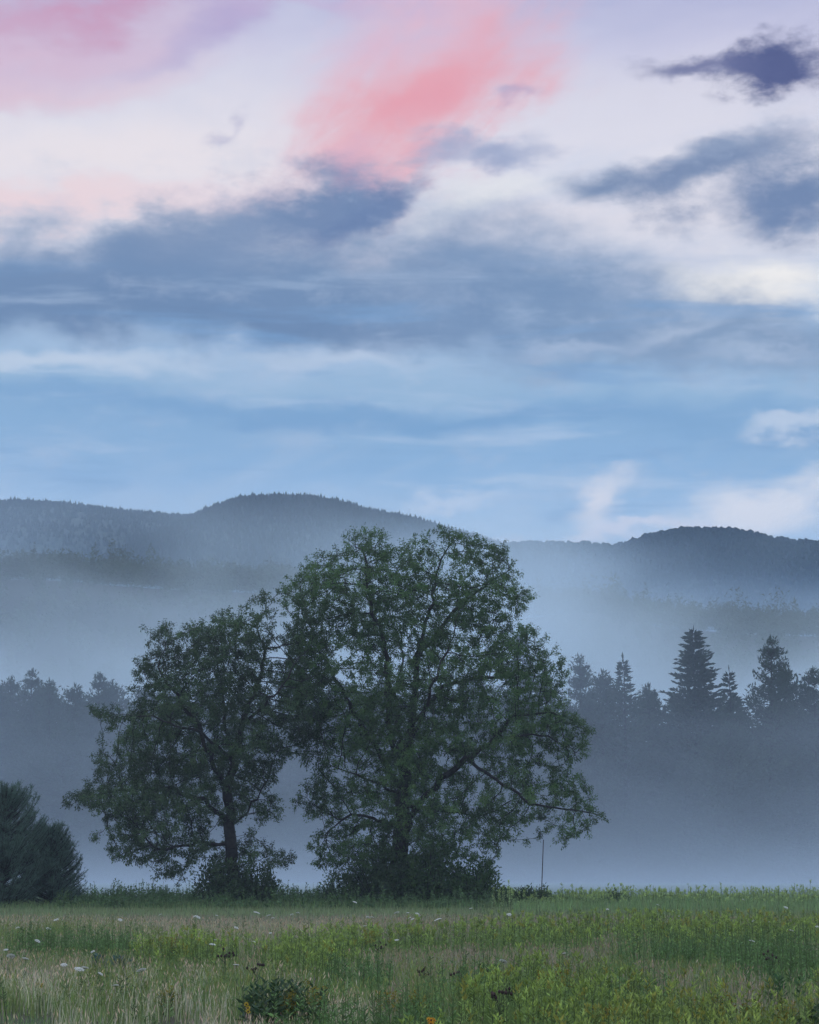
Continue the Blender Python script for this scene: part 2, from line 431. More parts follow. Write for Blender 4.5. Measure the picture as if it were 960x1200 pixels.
def small_trees(name, sample, n, h0, h1, w, label, mat, crest=0.35, conif=True):
    u = rng.random(n); t = np.where(rng.random(n) < crest, -rng.random(n) * .17, -rng.random(n) * .72)
    P = sample(u, t)
    h = rng.uniform(h0, h1, n) * (1 + .6 * (rng.random(n) ** 6))
    g = Geo(); A = []
    for k in range(3):
        a = rng.random(n) * math.pi; dx = np.cos(a) * w * h * .5; dy = np.sin(a) * w * h * .5
        z = np.zeros(n)
        if conif:
            V = np.stack([P + np.stack([-dx, -dy, z + h * .02], 1), P + np.stack([dx, dy, z + h * .02], 1),
                          P + np.stack([dx * .45, dy * .45, h * .55], 1), P + np.stack([z, z, h], 1), P + np.stack([-dx * .45, -dy * .45, h * .5], 1)], 1)
        else:
            V = np.stack([P + np.stack([-dx * .5, -dy * .5, z + h * .1], 1), P + np.stack([dx * .5, dy * .5, z + h * .1], 1),
                          P + np.stack([dx, dy, h * rng.uniform(.45, .75, n)], 1), P + np.stack([dx * rng.uniform(-.6, .6, n), dy * .3, h], 1), P + np.stack([-dx, -dy, h * rng.uniform(.45, .75, n)], 1)], 1)
        b = np.arange(n)[:, None] * 5
        g.add(V.reshape(-1, 3), np.concatenate([b + np.array([[0, 1, 2, 4]])]), b + np.array([[4, 2, 3]]), np.repeat(tintcol(n, (1, 1, 1), .18, .06), 5, 0))
    o = obj(name, g.mesh(name), mat); tag(o, label, 'forest', kind='stuff')

sA = ridge('mountain_left', [(-260, 612), (-120, 604), (0, 597), (45, 591), (90, 590), (150, 596), (200, 600), (240, 603), (300, 612), (420, 640), (560, 700)], 5200, 2300, 2500, 40, M['mountain'], treeh=26)
sB = ridge('mountain_dome', [(120, 660), (200, 622), (240, 603), (262, 592), (290, 584), (330, 581), (360, 582), (390, 585), (430, 594), (480, 605), (520, 617), (560, 628), (600, 640), (680, 668), (760, 700)], 4400, 1900, 2000, 34, M['mountain'], treeh=25)
sC = ridge('mountain_right', [(440, 668), (520, 650), (590, 638), (640, 638), (680, 641), (708, 647), (725, 642), (745, 634), (780, 628), (820, 626), (860, 630), (910, 636), (960, 639), (1080, 634), (1220, 650)], 3700, 1700, 2000, 30, M['mountain'], treeh=19)
MAT_FAR = M['mountain']
small_trees('mountain_forest', sA, 34000, 6, 12, .7, 'spruce forest on the paler far left ridge', M['mountain_tree'], .35)
small_trees('mountain_forest', sB, 42000, 6, 13, .65, 'dark forest covering the rounded central mountain', M['mountain_tree'], .35)
small_trees('mountain_forest', sC, 36000, 6, 11, 1.0, 'forest covering the mountain at the right', M['mountain_tree'], .35, False)
sD = ridge('hill', [(-200, 668), (-100, 662), (0, 660), (60, 658), (120, 664), (200, 668), (300, 672), (400, 682), (500, 692), (600, 702), (680, 704), (760, 716), (860, 720), (960, 722), (1150, 730)], 700, 330, 350, 7, M['wood'], treeh=7.5)

def leafy_wood():
    n = 1700
    u = rng.random(n); t = np.where(rng.random(n) < .42, rng.normal(-.07, .04, n), -rng.random(n) * .95).clip(-.95, .06)
    P = sD(u, t)
    g = Geo()
    k = 210
    h = rng.uniform(6, 10, n); big = rng.random(n) < .06; h[big] *= 1.45
    w = h * rng.uniform(.28, .42, n)
    con = rng.random(n) < .25
    D = norm(rng.normal(size=(n, k, 3))); rr = rng.random((n, k, 1)) ** .55
    Q = D * rr
    zz = Q[..., 2] * .5 + .5
    wid = np.where(con[:, None], (1 - zz) * 1.1 + .05, 1.0)
    lump = 1 + .35 * np.sin(D[..., 0] * 5 + u[:, None] * 40) * np.cos(D[..., 2] * 6 + t[:, None] * 60)
    C = P[:, None] + np.stack([Q[..., 0] * w[:, None] * wid * lump, Q[..., 1] * w[:, None] * wid * lump, (zz * .95 + .1) * h[:, None] * (.9 + .1 * lump)], -1)
    C = C.reshape(-1, 3); m = len(C)
    a = norm(rng.normal(size=(m, 3))); b = norm(np.cross(a, rng.normal(size=(m, 3))))
    s = rng.uniform(.4, .8, (m, 1))
    V = np.stack([C - a * s, C + b * s * .6, C + a * s], 1).reshape(-1, 3)
    g.add(V, None, np.arange(3 * m).reshape(m, 3), np.repeat(np.repeat(tintcol(n, (1, 1, 1), .2, .08), k, 0), 3, 0))
    o = obj('hillside_forest', g.mesh('hillside_forest'), M['wood']); tag(o, 'mixed woods fading into mist on the low hill', 'forest', kind='stuff')
leafy_wood()

# ------------------------------------------------------------------ conifers of the far tree line
def conifer(Ht, Rad, style, shoot=.36, step=.38, per=7, z0=.05, sw=.3, up=0.15):
    tg, cg = Geo(), Geo()
    k = np.linspace(0, 1, 12)
    tube(tg, np.stack([.06 * np.sin(k * 5), .05 * np.cos(k * 4), k * Ht], 1), (1 - k) * Ht * .013 + .015, 8)
    Ps, Ds, Ls, Cs = [], [], [], []
    z = Ht * z0
    while z < Ht * .985:
        f = z / Ht
        if style == 'spruce': ln = Rad * (1 - f) ** .82 + .12; el = -.12 + .35 * f
        elif style == 'thin': ln = Rad * (.25 + .75 * (1 - f)) * (1 if f < .75 else (1 - f) * 4) + .1; el = -.05 + .3 * f
        else: ln = Rad * (math.sin(min(1, (1.03 - f) * 1.15) * math.pi / 2)) * (.85 if f > .2 else .6 + f) + .15; el = .2 + .55 * f
        nb = per if f < .8 else max(4, per - 2)
        off = random.random() * 7
        for b in range(nb):
            a = off + b * 2 * math.pi / nb + random.uniform(-.3, .3)
            L = ln * (random.uniform(.62, 1.12) if style != 'pine' else random.uniform(.45, 1.2)) * (1.12 if random.random() < .1 else 1)
            e = el + random.uniform(-.12, .12)
            n = max(3, int(L / .3))
            p = np.array([0, 0, z + random.uniform(-.15, .15)]); pts = [p]
            for i in range(n):
                q = i / n
                ee = e + (-.25 * (1 - q) + .45 * q * q if style != 'pine' else -.15 + .75 * q * q)
                p = p + np.array([math.cos(a) * math.cos(ee), math.sin(a) * math.cos(ee), math.sin(ee)]) * (L / n); pts.append(p)
            pts = np.array(pts)
            segs(tg, pts[:-1], pts[1:], np.linspace(.03, .012, n) * (L / 3 + .3), np.linspace(.027, .008, n) * (L / 3 + .3), 3)
            ns = int(L / shoot * (5 if style != 'pine' else 8)) + 3
            t = rng.random(ns) ** .75; fi = t * n; ii = np.clip(fi.astype(int), 0, n - 1)
            base = pts[ii] + (pts[ii + 1] - pts[ii]) * (fi - ii)[:, None]
            fw = norm(pts[ii + 1] - pts[ii])
            side = np.array([-math.sin(a), math.cos(a), 0]) * rng.choice([-1, 1], ns)[:, None]
            d = norm(fw * rng.uniform(.4, 1, (ns, 1)) + side * rng.uniform(.2, 1.0, (ns, 1)) * (1.15 - t)[:, None] + np.array([0, 0, 1]) * rng.normal(up, .28, (ns, 1)))
            Ps.append(base); Ds.append(d); Ls.append(shoot * rng.uniform(.6, 1.35, ns) * (1.15 - .35 * t))
            Ps.append(pts[-1:]); Ds.append(norm(fw[-1:] + np.array([[0, 0, up]]))); Ls.append(np.array([shoot * 1.2]))
        z += step * random.uniform(.8, 1.2) * (1 if f < .8 else .7)
    Ps.append(np.array([[0, 0, Ht - .2]])); Ds.append(np.array([[0, 0, 1.]])); Ls.append(np.array([shoot * 1.6]))
    P, D, L = np.concatenate(Ps), np.concatenate(Ds), np.concatenate(Ls)
    C = tintcol(len(P), (1, 1, 1), .22, .08)
    leaves(cg, P, D, L, L * sw, C, .05); leaves(cg, P, D, L * .95, L * sw, C, .05)
    return tg.mesh('trunk'), cg.mesh('crown')

def fuzzy_pine(Ht, Rad, n, top=1.0, seed=0):
    """white pine: ragged tiers, uneven limbs that lift at the ends, soft brushes of needles"""
    r_ = random.Random(seed); tg, cg = Geo(), Geo(); k = np.linspace(0, 1, 12)
    tube(tg, np.stack([.15 * np.sin(k * 4 + seed), .12 * np.cos(k * 3 + seed), k * Ht], 1), (1 - k) * Ht * .013 + .012, 8)
    P, D, L = [], [], []
    lop = r_.random() * 6.28
    for i in range(n):
        f = r_.random() ** .85 * .985; tier = round(f * 16) / 16 + r_.gauss(0, .012); f = min(.985, max(.03, tier))
        a = r_.random() * 6.283
        ln = Rad * (min(1, (1 - f) * 1.7) ** .9) * r_.uniform(.45, 1.12) * (1 + .22 * math.cos(a - lop + f * 5)) + .25
        if r_.random() < .05: ln *= 1.25
        e0, e1 = r_.gauss(.02 + .35 * f, .14), r_.gauss(.5 + .5 * f, .15)
        m = max(4, int(ln / .4)); p = np.array([.15 * math.sin(f * 4 + seed), .12 * math.cos(f * 3 + seed), f * Ht]); pts = [p]
        for q in range(m):
            e = e0 + (e1 - e0) * (q / m) ** 1.5; aa = a + math.sin(q + i) * .16
            p = p + np.array([math.cos(aa) * math.cos(e), math.sin(aa) * math.cos(e), math.sin(e)]) * ln / m; pts.append(p)
        pts = np.array(pts); segs(tg, pts[:-1], pts[1:], np.linspace(.045, .015, m), np.linspace(.04, .01, m), 3)
        ns = int(ln * 9) + 5; t = rng.random(ns) ** .7; ii = np.clip((t * m).astype(int), 0, m - 1)
        fw = norm(pts[ii + 1] - pts[ii]); B = pts[ii] + (pts[ii + 1] - pts[ii]) * rng.random((ns, 1))
        B = B + rng.normal(0, .16, (ns, 3)) * t[:, None]
        P.append(B); D.append(norm(fw * .6 + rng.normal(0, .6, (ns, 3)) + np.array([0, 0, .3]))); L.append(rng.uniform(.22, .5, ns))
    P.append(np.array([[.15 * math.sin(4 + seed), .12 * math.cos(3 + seed), Ht - .1]])); D.append(np.array([[0, 0, 1.]])); L.append(np.array([.7]))
    P, D, L = np.concatenate(P), np.concatenate(D), np.concatenate(L)
    for q in range(3): leaves(cg, P, norm(D + rng.normal(0, .22, D.shape)), L * rng.uniform(.7, 1.05, len(L)), L * .2, tintcol(len(P), (1, 1, 1), .22, .08), .05)
    return tg.mesh('trunk'), cg.mesh('crown')

PROTO = {
 'spruce': [(conifer(20, 6.4, 'spruce', .42, .36, 11, sw=.36), 20)],
 'thin': [(conifer(18, 3.2, 'thin', .40, .44, 8, sw=.34), 18)],
 'pine': [(fuzzy_pine(19, 4.6, 330, seed=1), 19), (fuzzy_pine(19, 5.2, 360, seed=2), 19), (fuzzy_pine(18, 4.2, 300, seed=3), 18)],
 'bushy': [(fuzzy_pine(16, 5.8, 400, seed=4), 16), (fuzzy_pine(15, 5.4, 360, seed=5), 15)],
}
def conifer_thing(kind, x, y, Ht, label, group, wide=1.0):
    (tm, cm), h0 = random.choice(PROTO[kind])
    t = empty({'spruce': 'spruce_tree', 'thin': 'spruce_tree', 'pine': 'pine_tree', 'bushy': 'pine_tree'}[kind], (x, y, -.1), label, 'tree', group)
    s = Ht / h0; t.scale = (s * wide, s * wide, s); t.rotation_euler = (random.gauss(0, .02), random.gauss(0, .02), random.uniform(0, 6.28))
    obj('trunk', tm, M['bark'], t); obj('crown', cm, M['far_needle'], t)

def ordinal(k):
    w = ['first', 'second', 'third', 'fourth', 'fifth', 'sixth', 'seventh', 'eighth', 'ninth', 'tenth', 'eleventh', 'twelfth', 'thirteenth',
         'fourteenth', 'fifteenth', 'sixteenth', 'seventeenth', 'eighteenth', 'nineteenth']
    if k <= 19: return w[k - 1]
    tens = ['twenty', 'thirty', 'forty', 'fifty', 'sixty', 'seventy'][k // 10 - 2]
    return tens[:-1] + 'ieth' if k % 10 == 0 else tens + '-' + w[k % 10 - 1]

line = [(-10, 806, 'pine', 0), (12, 798, 'bushy', 3), (30, 788, 'pine', 2), (50, 803, 'bushy', 4), (68, 800, 'pine', -2), (92, 806, 'bushy', 3), (117, 792, 'pine', 0), (140, 803, 'bushy', 4), (164, 806, 'bushy', 0),
        (205, 806, 'pine', 3), (250, 798, 'bushy', 0), (300, 802, 'pine', 3), (350, 796, 'pine', 0), (400, 800, 'bushy', 3), (450, 790, 'pine', 0), (505, 800, 'pine', 4), (555, 788, 'bushy', 0),
        (612, 738, 'thin', 4), (645, 790, 'bushy', 0), (684, 772, 'pine', 3), (706, 790, 'bushy', 0), (734, 770, 'thin', -2), (762, 806, 'bushy', 4), (815, 737, 'spruce', 0),
        (856, 784, 'thin', 4), (893, 750, 'pine', 0), (921, 784, 'bushy', 4), (950, 786, 'pine', 0), (985, 780, 'bushy', 3)]
random.seed(3)
L_ = []
for px, py, kind, dy in line:
    Y = 206 + dy * 1.5; p = at(px, py, Y); L_.append((px, p.x, Y, p.z, kind, 1.0))
for i, px in enumerate(range(-20, 1000, 27)):     # second row and lower understory trees
    Y = random.uniform(214, 228); p = at(px + random.uniform(-12, 12), random.uniform(803, 832), Y); L_.append((px, p.x, Y, p.z, random.choice(['bushy', 'pine', 'spruce']), 1.15))
for i, px in enumerate(range(-15, 1000, 30)):
    Y = random.uniform(236, 250); p = at(px, random.uniform(850, 880), Y); L_.append((px, p.x, Y, p.z, 'bushy', 1.19))
for i, px in enumerate(range(-10, 1000, 34)):
    Y = random.uniform(194, 203); p = at(px + random.uniform(-20, 20), random.uniform(840, 935), Y); L_.append((px, p.x, Y, p.z, random.choice(['bushy', 'bushy', 'spruce']), 1.3))
L_.sort(key=lambda a: a[1])
cnt = {'front': 0, 'back': 0, 'low': 0}
for px, x, Y, z, kind, wd in L_:
    row = 'front' if wd == 1.0 else ('back' if wd < 1.2 else 'low')
    cnt[row] += 1
    nm = {'spruce': 'broad dark spruce', 'thin': 'narrow pointed spruce', 'pine': 'feathery misty pine', 'bushy': 'bushy misty pine'}[kind]
    if kind == 'spruce' and row == 'front': lab = 'broad dark spruce standing tallest above the misty tree line'
    elif kind == 'thin' and row == 'front': lab = 'narrow pointed spruce, tree %s from the left along the top of the tree line' % ordinal(cnt[row])
    elif row == 'front': lab = '%s, %s from the left along the top of the tree line' % (nm, ordinal(cnt[row]))
    elif row == 'back': lab = '%s filling the gap behind, %s from left in the back row' % (nm, ordinal(cnt[row]))
    else: lab = 'low %s in front of the tree line, %s from the left' % (nm, ordinal(cnt[row]))
    conifer_thing(kind, x, Y, z + .1, lab, 'conifers of the misty tree line', wd)

# ------------------------------------------------------------------ the two big trees
def in_poly(poly, x, y):
    c = False; n = len(poly); j = n - 1
    for i in range(n):
        xi, yi = poly[i]; xj, yj = poly[j]
        if (yi > y) != (yj > y) and x < (xj - xi) * (y - yi) / (yj - yi) + xi: c = not c
        j = i
    return c

def broadleaf(Y, poly, limbs, natt, rad0, leafn, leafmat, name, label, thin=None, seed=1, trunk_r=None, tips=(1, 1, 1), flat=.75, GAP=-.2):
    r_ = random.Random(seed)
    xs = [p[0] for p in poly]; ys = [p[1] for p in poly]
    span = {}
    for yy in range(int(min(ys)), int(max(ys)) + 1, 4):
        ins = [x for x in range(int(min(xs)), int(max(xs)), 4) if in_poly(poly, x, yy)]
        if ins: span[yy // 4] = (min(ins), max(ins))
    base = at(limbs[0][0][0], limbs[0][0][1], Y)
    A = []
    pxm = Y / F * 1.02
    tries = 0
    while len(A) < natt and tries < natt * 60:
        tries += 1
        x, y = r_.uniform(min(xs), max(xs)), r_.uniform(min(ys), max(ys))
        if not in_poly(poly, x, y) or y // 4 not in span: continue
        a, b = span[int(y) // 4]; c, hw = (a + b) / 2, max((b - a) / 2, 8)
        t = (x - c) / hw; dmax = math.sqrt(max(0, 1 - t * t)) * hw * pxm * flat
        dep = r_.uniform(-1, 1) * min(dmax, 6.0)
        p = at(x, y, Y + dep) if False else at(x, y, Y); p.y = Y + dep
        nv = mnoise.noise(p * .42 + Vector((seed * 9, 0, 0))) + .5 * mnoise.noise(p * 1.1)
        if nv < GAP: continue
        if thin and r_.random() < thin(x, y): continue
        A.append(p)
    A = np.array(A)
    step = .33
    nodes, par = [], []
    def add(p, q): nodes.append(np.array(p, float)); par.append(q); return len(nodes) - 1
    for li, limb in enumerate(limbs):
        pts = []
        for q in limb:
            p = at(q[0], q[1], Y); p.y = Y + (q[2] if len(q) > 2 else 0); pts.append(np.array(p))
        if li == 0: cur = add(pts[0], -1)
        else: cur = int(np.argmin([np.linalg.norm(n - pts[0]) for n in nodes]))
        wob = np.zeros(3)
        for p in pts[1 if li == 0 else 0:]:
            d = np.linalg.norm(p - nodes[cur]); n = max(1, int(d / step)); s = nodes[cur].copy()
            if d < .05: continue
            for i in range(1, n + 1):
                wob = wob * .8 + np.array([r_.gauss(0, .07), r_.gauss(0, .07), r_.gauss(0, .05)])
                cur = add(s + (p - s) * i / n + wob * (i < n), cur)
    NA = len(A); near = np.zeros(NA, int); dist = np.full(NA, 1e9)
    def upd(idx):
        Pn = np.array([nodes[i] for i in idx])
        for c in range(0, len(Pn), 200):
            dd = np.linalg.norm(A[:, None] - Pn[None, c:c + 200], axis=2); k = dd.argmin(1); v = dd[np.arange(NA), k]
            m = v < dist; dist[m] = v[m]; near[m] = np.array(idx)[c + k[m]]
    upd(list(range(len(nodes))))
    alive = dist > .45; kids = {}
    for it in range(120):
        use = alive & (dist < 4.5)
        if not use.any(): break
        dirs = np.zeros((len(nodes), 3)); v = norm(A[use] - np.array(nodes)[near[use]])
        np.add.at(dirs, near[use], v)
        new = []
        for i in np.unique(near[use]):
            d = dirs[i]; l = np.linalg.norm(d)
            if l < 1e-3: d = np.array([r_.gauss(0, 1), r_.gauss(0, 1), r_.gauss(0, 1)]); l = np.linalg.norm(d)
            d = d / l + np.array([r_.gauss(0, .14), r_.gauss(0, .14), r_.gauss(0, .14) + .02]); d /= np.linalg.norm(d)
            if par[i] >= 0:
                pd = nodes[i] - nodes[par[i]]; d = d + .35 * pd / (np.linalg.norm(pd) + 1e-6); d /= np.linalg.norm(d)
            q = nodes[i] + d * step
            if any(np.linalg.norm(q - nodes[c]) < .16 for c in kids.get(i, [])): 
                alive[use & (near == i) & (dist < 1.0)] = False; continue
            j = add(q, int(i)); kids.setdefault(int(i), []).append(j); new.append(j)
        if not new: break
        upd(new); alive &= dist > .45
    Nn = len(nodes); P = np.array(nodes); par_ = np.array(par)
    ex = 1.85; w = np.zeros(Nn); nk = np.zeros(Nn, int)
    tipr = .009
    for i in range(Nn - 1, -1, -1):
        if nk[i] == 0: w[i] = tipr ** ex
        if par_[i] >= 0: w[par_[i]] += w[i]; nk[par_[i]] += 1
    rad = w ** (1 / ex); rad *= 1 if not trunk_r else 1
    k = trunk_r / rad[0]; rad = tipr + (rad - tipr) * k
    tg = Geo(); i = np.arange(1, Nn); i = i[par_[i] >= 0]
    flare = 1 + .6 * np.exp(-(P[:, 2] - P[0, 2]) / .5)
    ra = np.minimum(rad[par_[i]], rad[i] * 1.25) ; dd = P[i] - P[par_[i]]
    thick = rad[i] > .05
    for msk, sd_ in ((thick, 9), (~thick, 4)):
        ii = i[msk]
        if len(ii): segs(tg, P[par_[ii]] - norm(dd[msk]) * rad[ii][:, None] * .35, P[ii] + norm(dd[msk]) * rad[ii][:, None] * .25, ra[msk] * flare[par_[ii]], rad[ii] * flare[ii], sd_)
    # twigs and leaves grow where the branches are thin
    fine = np.where(rad < .03)[0]; fine = fine[par_[fine] >= 0]
    tips_ = np.where(nk == 0)[0]
    src = np.concatenate([fine, np.repeat(tips_, 2)])
    bd = norm(P[src] - P[par_[src]])
    td = norm(bd * .7 + rng.normal(0, .65, (len(src), 3)) + np.array([0, 0, .12])); tl = rng.uniform(.2, .62, len(src))
    B = P[src]; E = B + td * tl[:, None]
    segs(tg, B, E, np.full(len(src), .009), np.full(len(src), .005), 3)
    n = leafn * len(src); s = np.repeat(np.arange(len(src)), leafn)
    t = rng.random(n) ** .6
    LP = B[s] + (E - B)[s] * t[:, None] + rng.normal(0, .07, (n, 3))
    LD = norm(td[s] * .55 + rng.normal(0, .55, (n, 3)) + np.array([0, 0, -.5]))
    cg = Geo(); L = rng.uniform(.07, .15, n)
    clump = np.array([mnoise.noise(Vector(q) * .6) for q in B])[s][:, None]
    C = tintcol(n, (1, 1, 1), .3, .12) * (1 + .9 * clump) * np.array([[1.0, 1.0, 1.0]])
    leaves(cg, LP, LD, L, L * rng.uniform(.3, .42, n), C.clip(.05, 2))
    t_ = empty(name, tuple(base), label, 'tree')
    off = np.array(base)
    for g in (tg, cg): g.V = [v - off for v in g.V]
    obj('trunk', tg.mesh('trunk', True), M['bark'], t_); obj('crown', cg.mesh('crown'), leafmat, t_)
    print(name, 'nodes', Nn, 'leaves', n, 'twigs', len(src))

TREE_Y = 100.0
polyB = [(318, 800), (345, 760), (325, 700), (345, 672), (385, 648), (402, 655), (410, 630), (428, 622), (446, 640), (462, 655), (485, 640), (508, 634), (522, 618), (548, 626), (566, 646), (594, 636), (606, 668),
         (600, 690), (628, 700), (606, 722), (600, 745), (632, 738), (656, 775), (668, 800), (650, 822), (690, 850), (678, 892), (706, 950), (704, 978), (684, 975), (668, 992), (640, 980), (612, 962), (592, 985), (604, 1018), (590, 1048),
         (560, 1010), (505, 1005), (430, 1010), (392, 1030), (366, 1018), (362, 990), (382, 962), (345, 945), (372, 905), (348, 880), (362, 850)]
limbB = [[(469, 1064), (470, 1020), (470, 975), (472, 930), (475, 895), (480, 862)],
         [(480, 862), (484, 820), (488, 780), (497, 740), (506, 700, -1), (514, 668, -1)],
         [(471, 905), (460, 860, -.6), (453, 815, -1), (455, 775, -1), (441, 730, -1.3), (430, 690, -1.5), (428, 655, -1.5)],
         [(471, 925), (444, 880, .6), (421, 840, 1), (397, 800, 1.4), (372, 760, 1.6), (352, 715, 1.6)],
         [(474, 962), (494, 938, -.6), (515, 913, -1), (545, 890, -1.3), (578, 868, -1.5), (612, 864, -1.7), (650, 872, -1.8)],
         [(545, 890, -1.3), (580, 915, -1.7), (618, 944, -2), (660, 950, -2.2), (694, 956, -2.3)],
         [(470, 972), (442, 962, -.5), (412, 955, -1), (386, 975, -1.4)],
         [(485, 845), (520, 802, 1), (560, 790, 1.6), (608, 782, 2), (642, 790, 2.2)],
         [(492, 768), (535, 712, .6), (570, 684, 1), (594, 668, 1)],
         [(472, 905), (466, 855, 2), (462, 805, 3.4), (470, 750, 4)],
         [(474, 900), (492, 850, -2), (512, 800, -3.6), (530, 755, -4)],
         [(578, 868, -1.5), (600, 840, -1), (640, 836, -.5)],
         [(472, 930), (430, 915, -2), (390, 900, -2.8)], [(472, 940), (510, 950, 2), (560, 955, 3)]]
broadleaf(TREE_Y, polyB, limbB, 5900, .3, 44, M['leaf'], 'broadleaf_tree', 'large spreading broadleaf tree with several stems in the middle of the meadow edge',
          thin=lambda x, y: .62 if (x > 500 and y > 880) else (.35 if y > 930 else (.25 if 470 < x < 560 and 680 < y < 840 else .0)), seed=4, trunk_r=.36)
polyA = [(74, 935), (88, 925), (118, 912), (112, 880), (142, 868), (104, 842), (110, 825), (138, 830), (166, 806), (160, 782), (182, 762), (168, 740), (190, 730), (214, 745), (222, 722), (246, 738), (262, 712), (270, 700), (284, 715), (308, 684),
         (346, 690), (380, 730), (392, 780), (386, 835), (362, 872), (332, 890), (318, 915), (330, 950), (306, 965), (300, 985), (344, 1008), (330, 1018), (300, 1010), (262, 1000), (236, 1005), (214, 1042), (196, 1030), (178, 1022), (170, 1002), (140, 1006), (122, 990), (98, 975)]
limbA = [[(272, 1062), (270, 1010), (268, 965), (266, 925), (271, 885), (284, 850)],
         [(284, 850), (298, 815, .6), (308, 770, 1), (302, 722, 1)],
         [(267, 925), (250, 885, -.6), (236, 850, -1), (214, 818, -1.4), (190, 785, -1.6)],
         [(268, 965), (240, 935, .6), (200, 922, 1), (152, 925, 1.4), (100, 932, 1.5)],
         [(268, 970), (296, 940, -.8), (318, 912, -1.3)],
         [(271, 885), (262, 830, 1.6), (250, 780, 2.6), (236, 740, 2.8)],
         [(270, 890), (240, 860, -2), (200, 850, -3), (150, 842, -3.2)],
         [(284, 850), (316, 820, -1.8), (345, 790, -2.6)], [(268, 990), (232, 985, -1), (190, 995, -1.6)]]
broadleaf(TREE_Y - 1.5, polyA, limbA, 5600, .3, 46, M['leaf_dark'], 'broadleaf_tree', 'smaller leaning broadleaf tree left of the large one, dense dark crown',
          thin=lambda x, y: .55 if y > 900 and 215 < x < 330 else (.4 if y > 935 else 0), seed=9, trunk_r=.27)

# ------------------------------------------------------------------ bushes, the young pine, the pole
def bush(px, base_py, rx, h, Y, label, mat, n=40, leafn=60, name='shrub', group=None, L=(.08, .16), ry=None, seed=0):
    r_ = np.random.default_rng(seed + int(px)); c = at(px, base_py, Y)
    g, s = Geo(), Geo(); ry = ry or rx * .8
    P, D = [], []
    for i in range(n):
        a = r_.uniform(0, 6.283); q = r_.random() ** .5
        end = np.array([math.cos(a) * rx * q, math.sin(a) * ry * q, h * math.sqrt(max(.08, 1 - (q * .92) ** 2)) * r_.uniform(.6, 1.08)])
        st = np.array([end[0] * .25, end[1] * .25, 0])
        mid = (st + end) / 2 + np.array([end[0] * .1, end[1] * .1, .1 * h])
        k = np.linspace(0, 1, 6)[:, None]; pts = st * (1 - k) ** 2 + 2 * mid * k * (1 - k) + end * k ** 2
        segs(s, pts[:-1], pts[1:], np.linspace(.022, .01, 5), np.linspace(.018, .006, 5), 4)
        t = 1 - r_.random(leafn) ** 1.3 * .95
        b = st * (1 - t[:, None]) ** 2 + 2 * mid * t[:, None] * (1 - t[:, None]) + end * t[:, None] ** 2
        b = b + r_.normal(0, .13, (leafn, 3)) * (h / 2.2) ** .5; b[:, 2] = np.abs(b[:, 2])
        P.append(b); D.append(norm(r_.normal(0, .6, (leafn, 3)) + norm(end - st) * .5 + np.array([0, 0, .05])))
    P, D = np.concatenate(P), np.concatenate(D); m = len(P); LL = r_.uniform(L[0], L[1], m)
    leaves(g, P, D, LL, LL * .45, tintcol(m, (1, 1, 1), .25, .12))
    t_ = empty(name, (c.x, Y, 0), label, 'shrub', group)
    obj('stem', s.mesh('stem'), M['bark'], t_); obj('foliage', g.mesh('foliage'), mat, t_)
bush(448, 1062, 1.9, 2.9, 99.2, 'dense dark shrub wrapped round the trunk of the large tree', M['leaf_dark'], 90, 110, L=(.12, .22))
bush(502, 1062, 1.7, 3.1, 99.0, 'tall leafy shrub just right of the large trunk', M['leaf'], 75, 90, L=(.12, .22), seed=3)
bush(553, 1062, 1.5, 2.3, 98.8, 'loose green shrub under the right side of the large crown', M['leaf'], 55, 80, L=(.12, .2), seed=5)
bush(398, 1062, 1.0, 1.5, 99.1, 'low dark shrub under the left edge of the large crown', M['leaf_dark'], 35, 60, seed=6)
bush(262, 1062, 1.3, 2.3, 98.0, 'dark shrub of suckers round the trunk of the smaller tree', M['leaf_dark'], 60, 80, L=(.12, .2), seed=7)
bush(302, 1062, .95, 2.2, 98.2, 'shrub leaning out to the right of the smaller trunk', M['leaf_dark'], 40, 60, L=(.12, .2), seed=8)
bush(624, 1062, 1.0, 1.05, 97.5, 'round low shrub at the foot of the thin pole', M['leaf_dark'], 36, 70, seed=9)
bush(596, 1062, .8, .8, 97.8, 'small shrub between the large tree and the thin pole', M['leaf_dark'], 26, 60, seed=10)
bush(722, 1062, .48, .85, 96.5, 'small dark bush standing alone in the pale green weeds', M['leaf_dark'], 20, 60, seed=11)

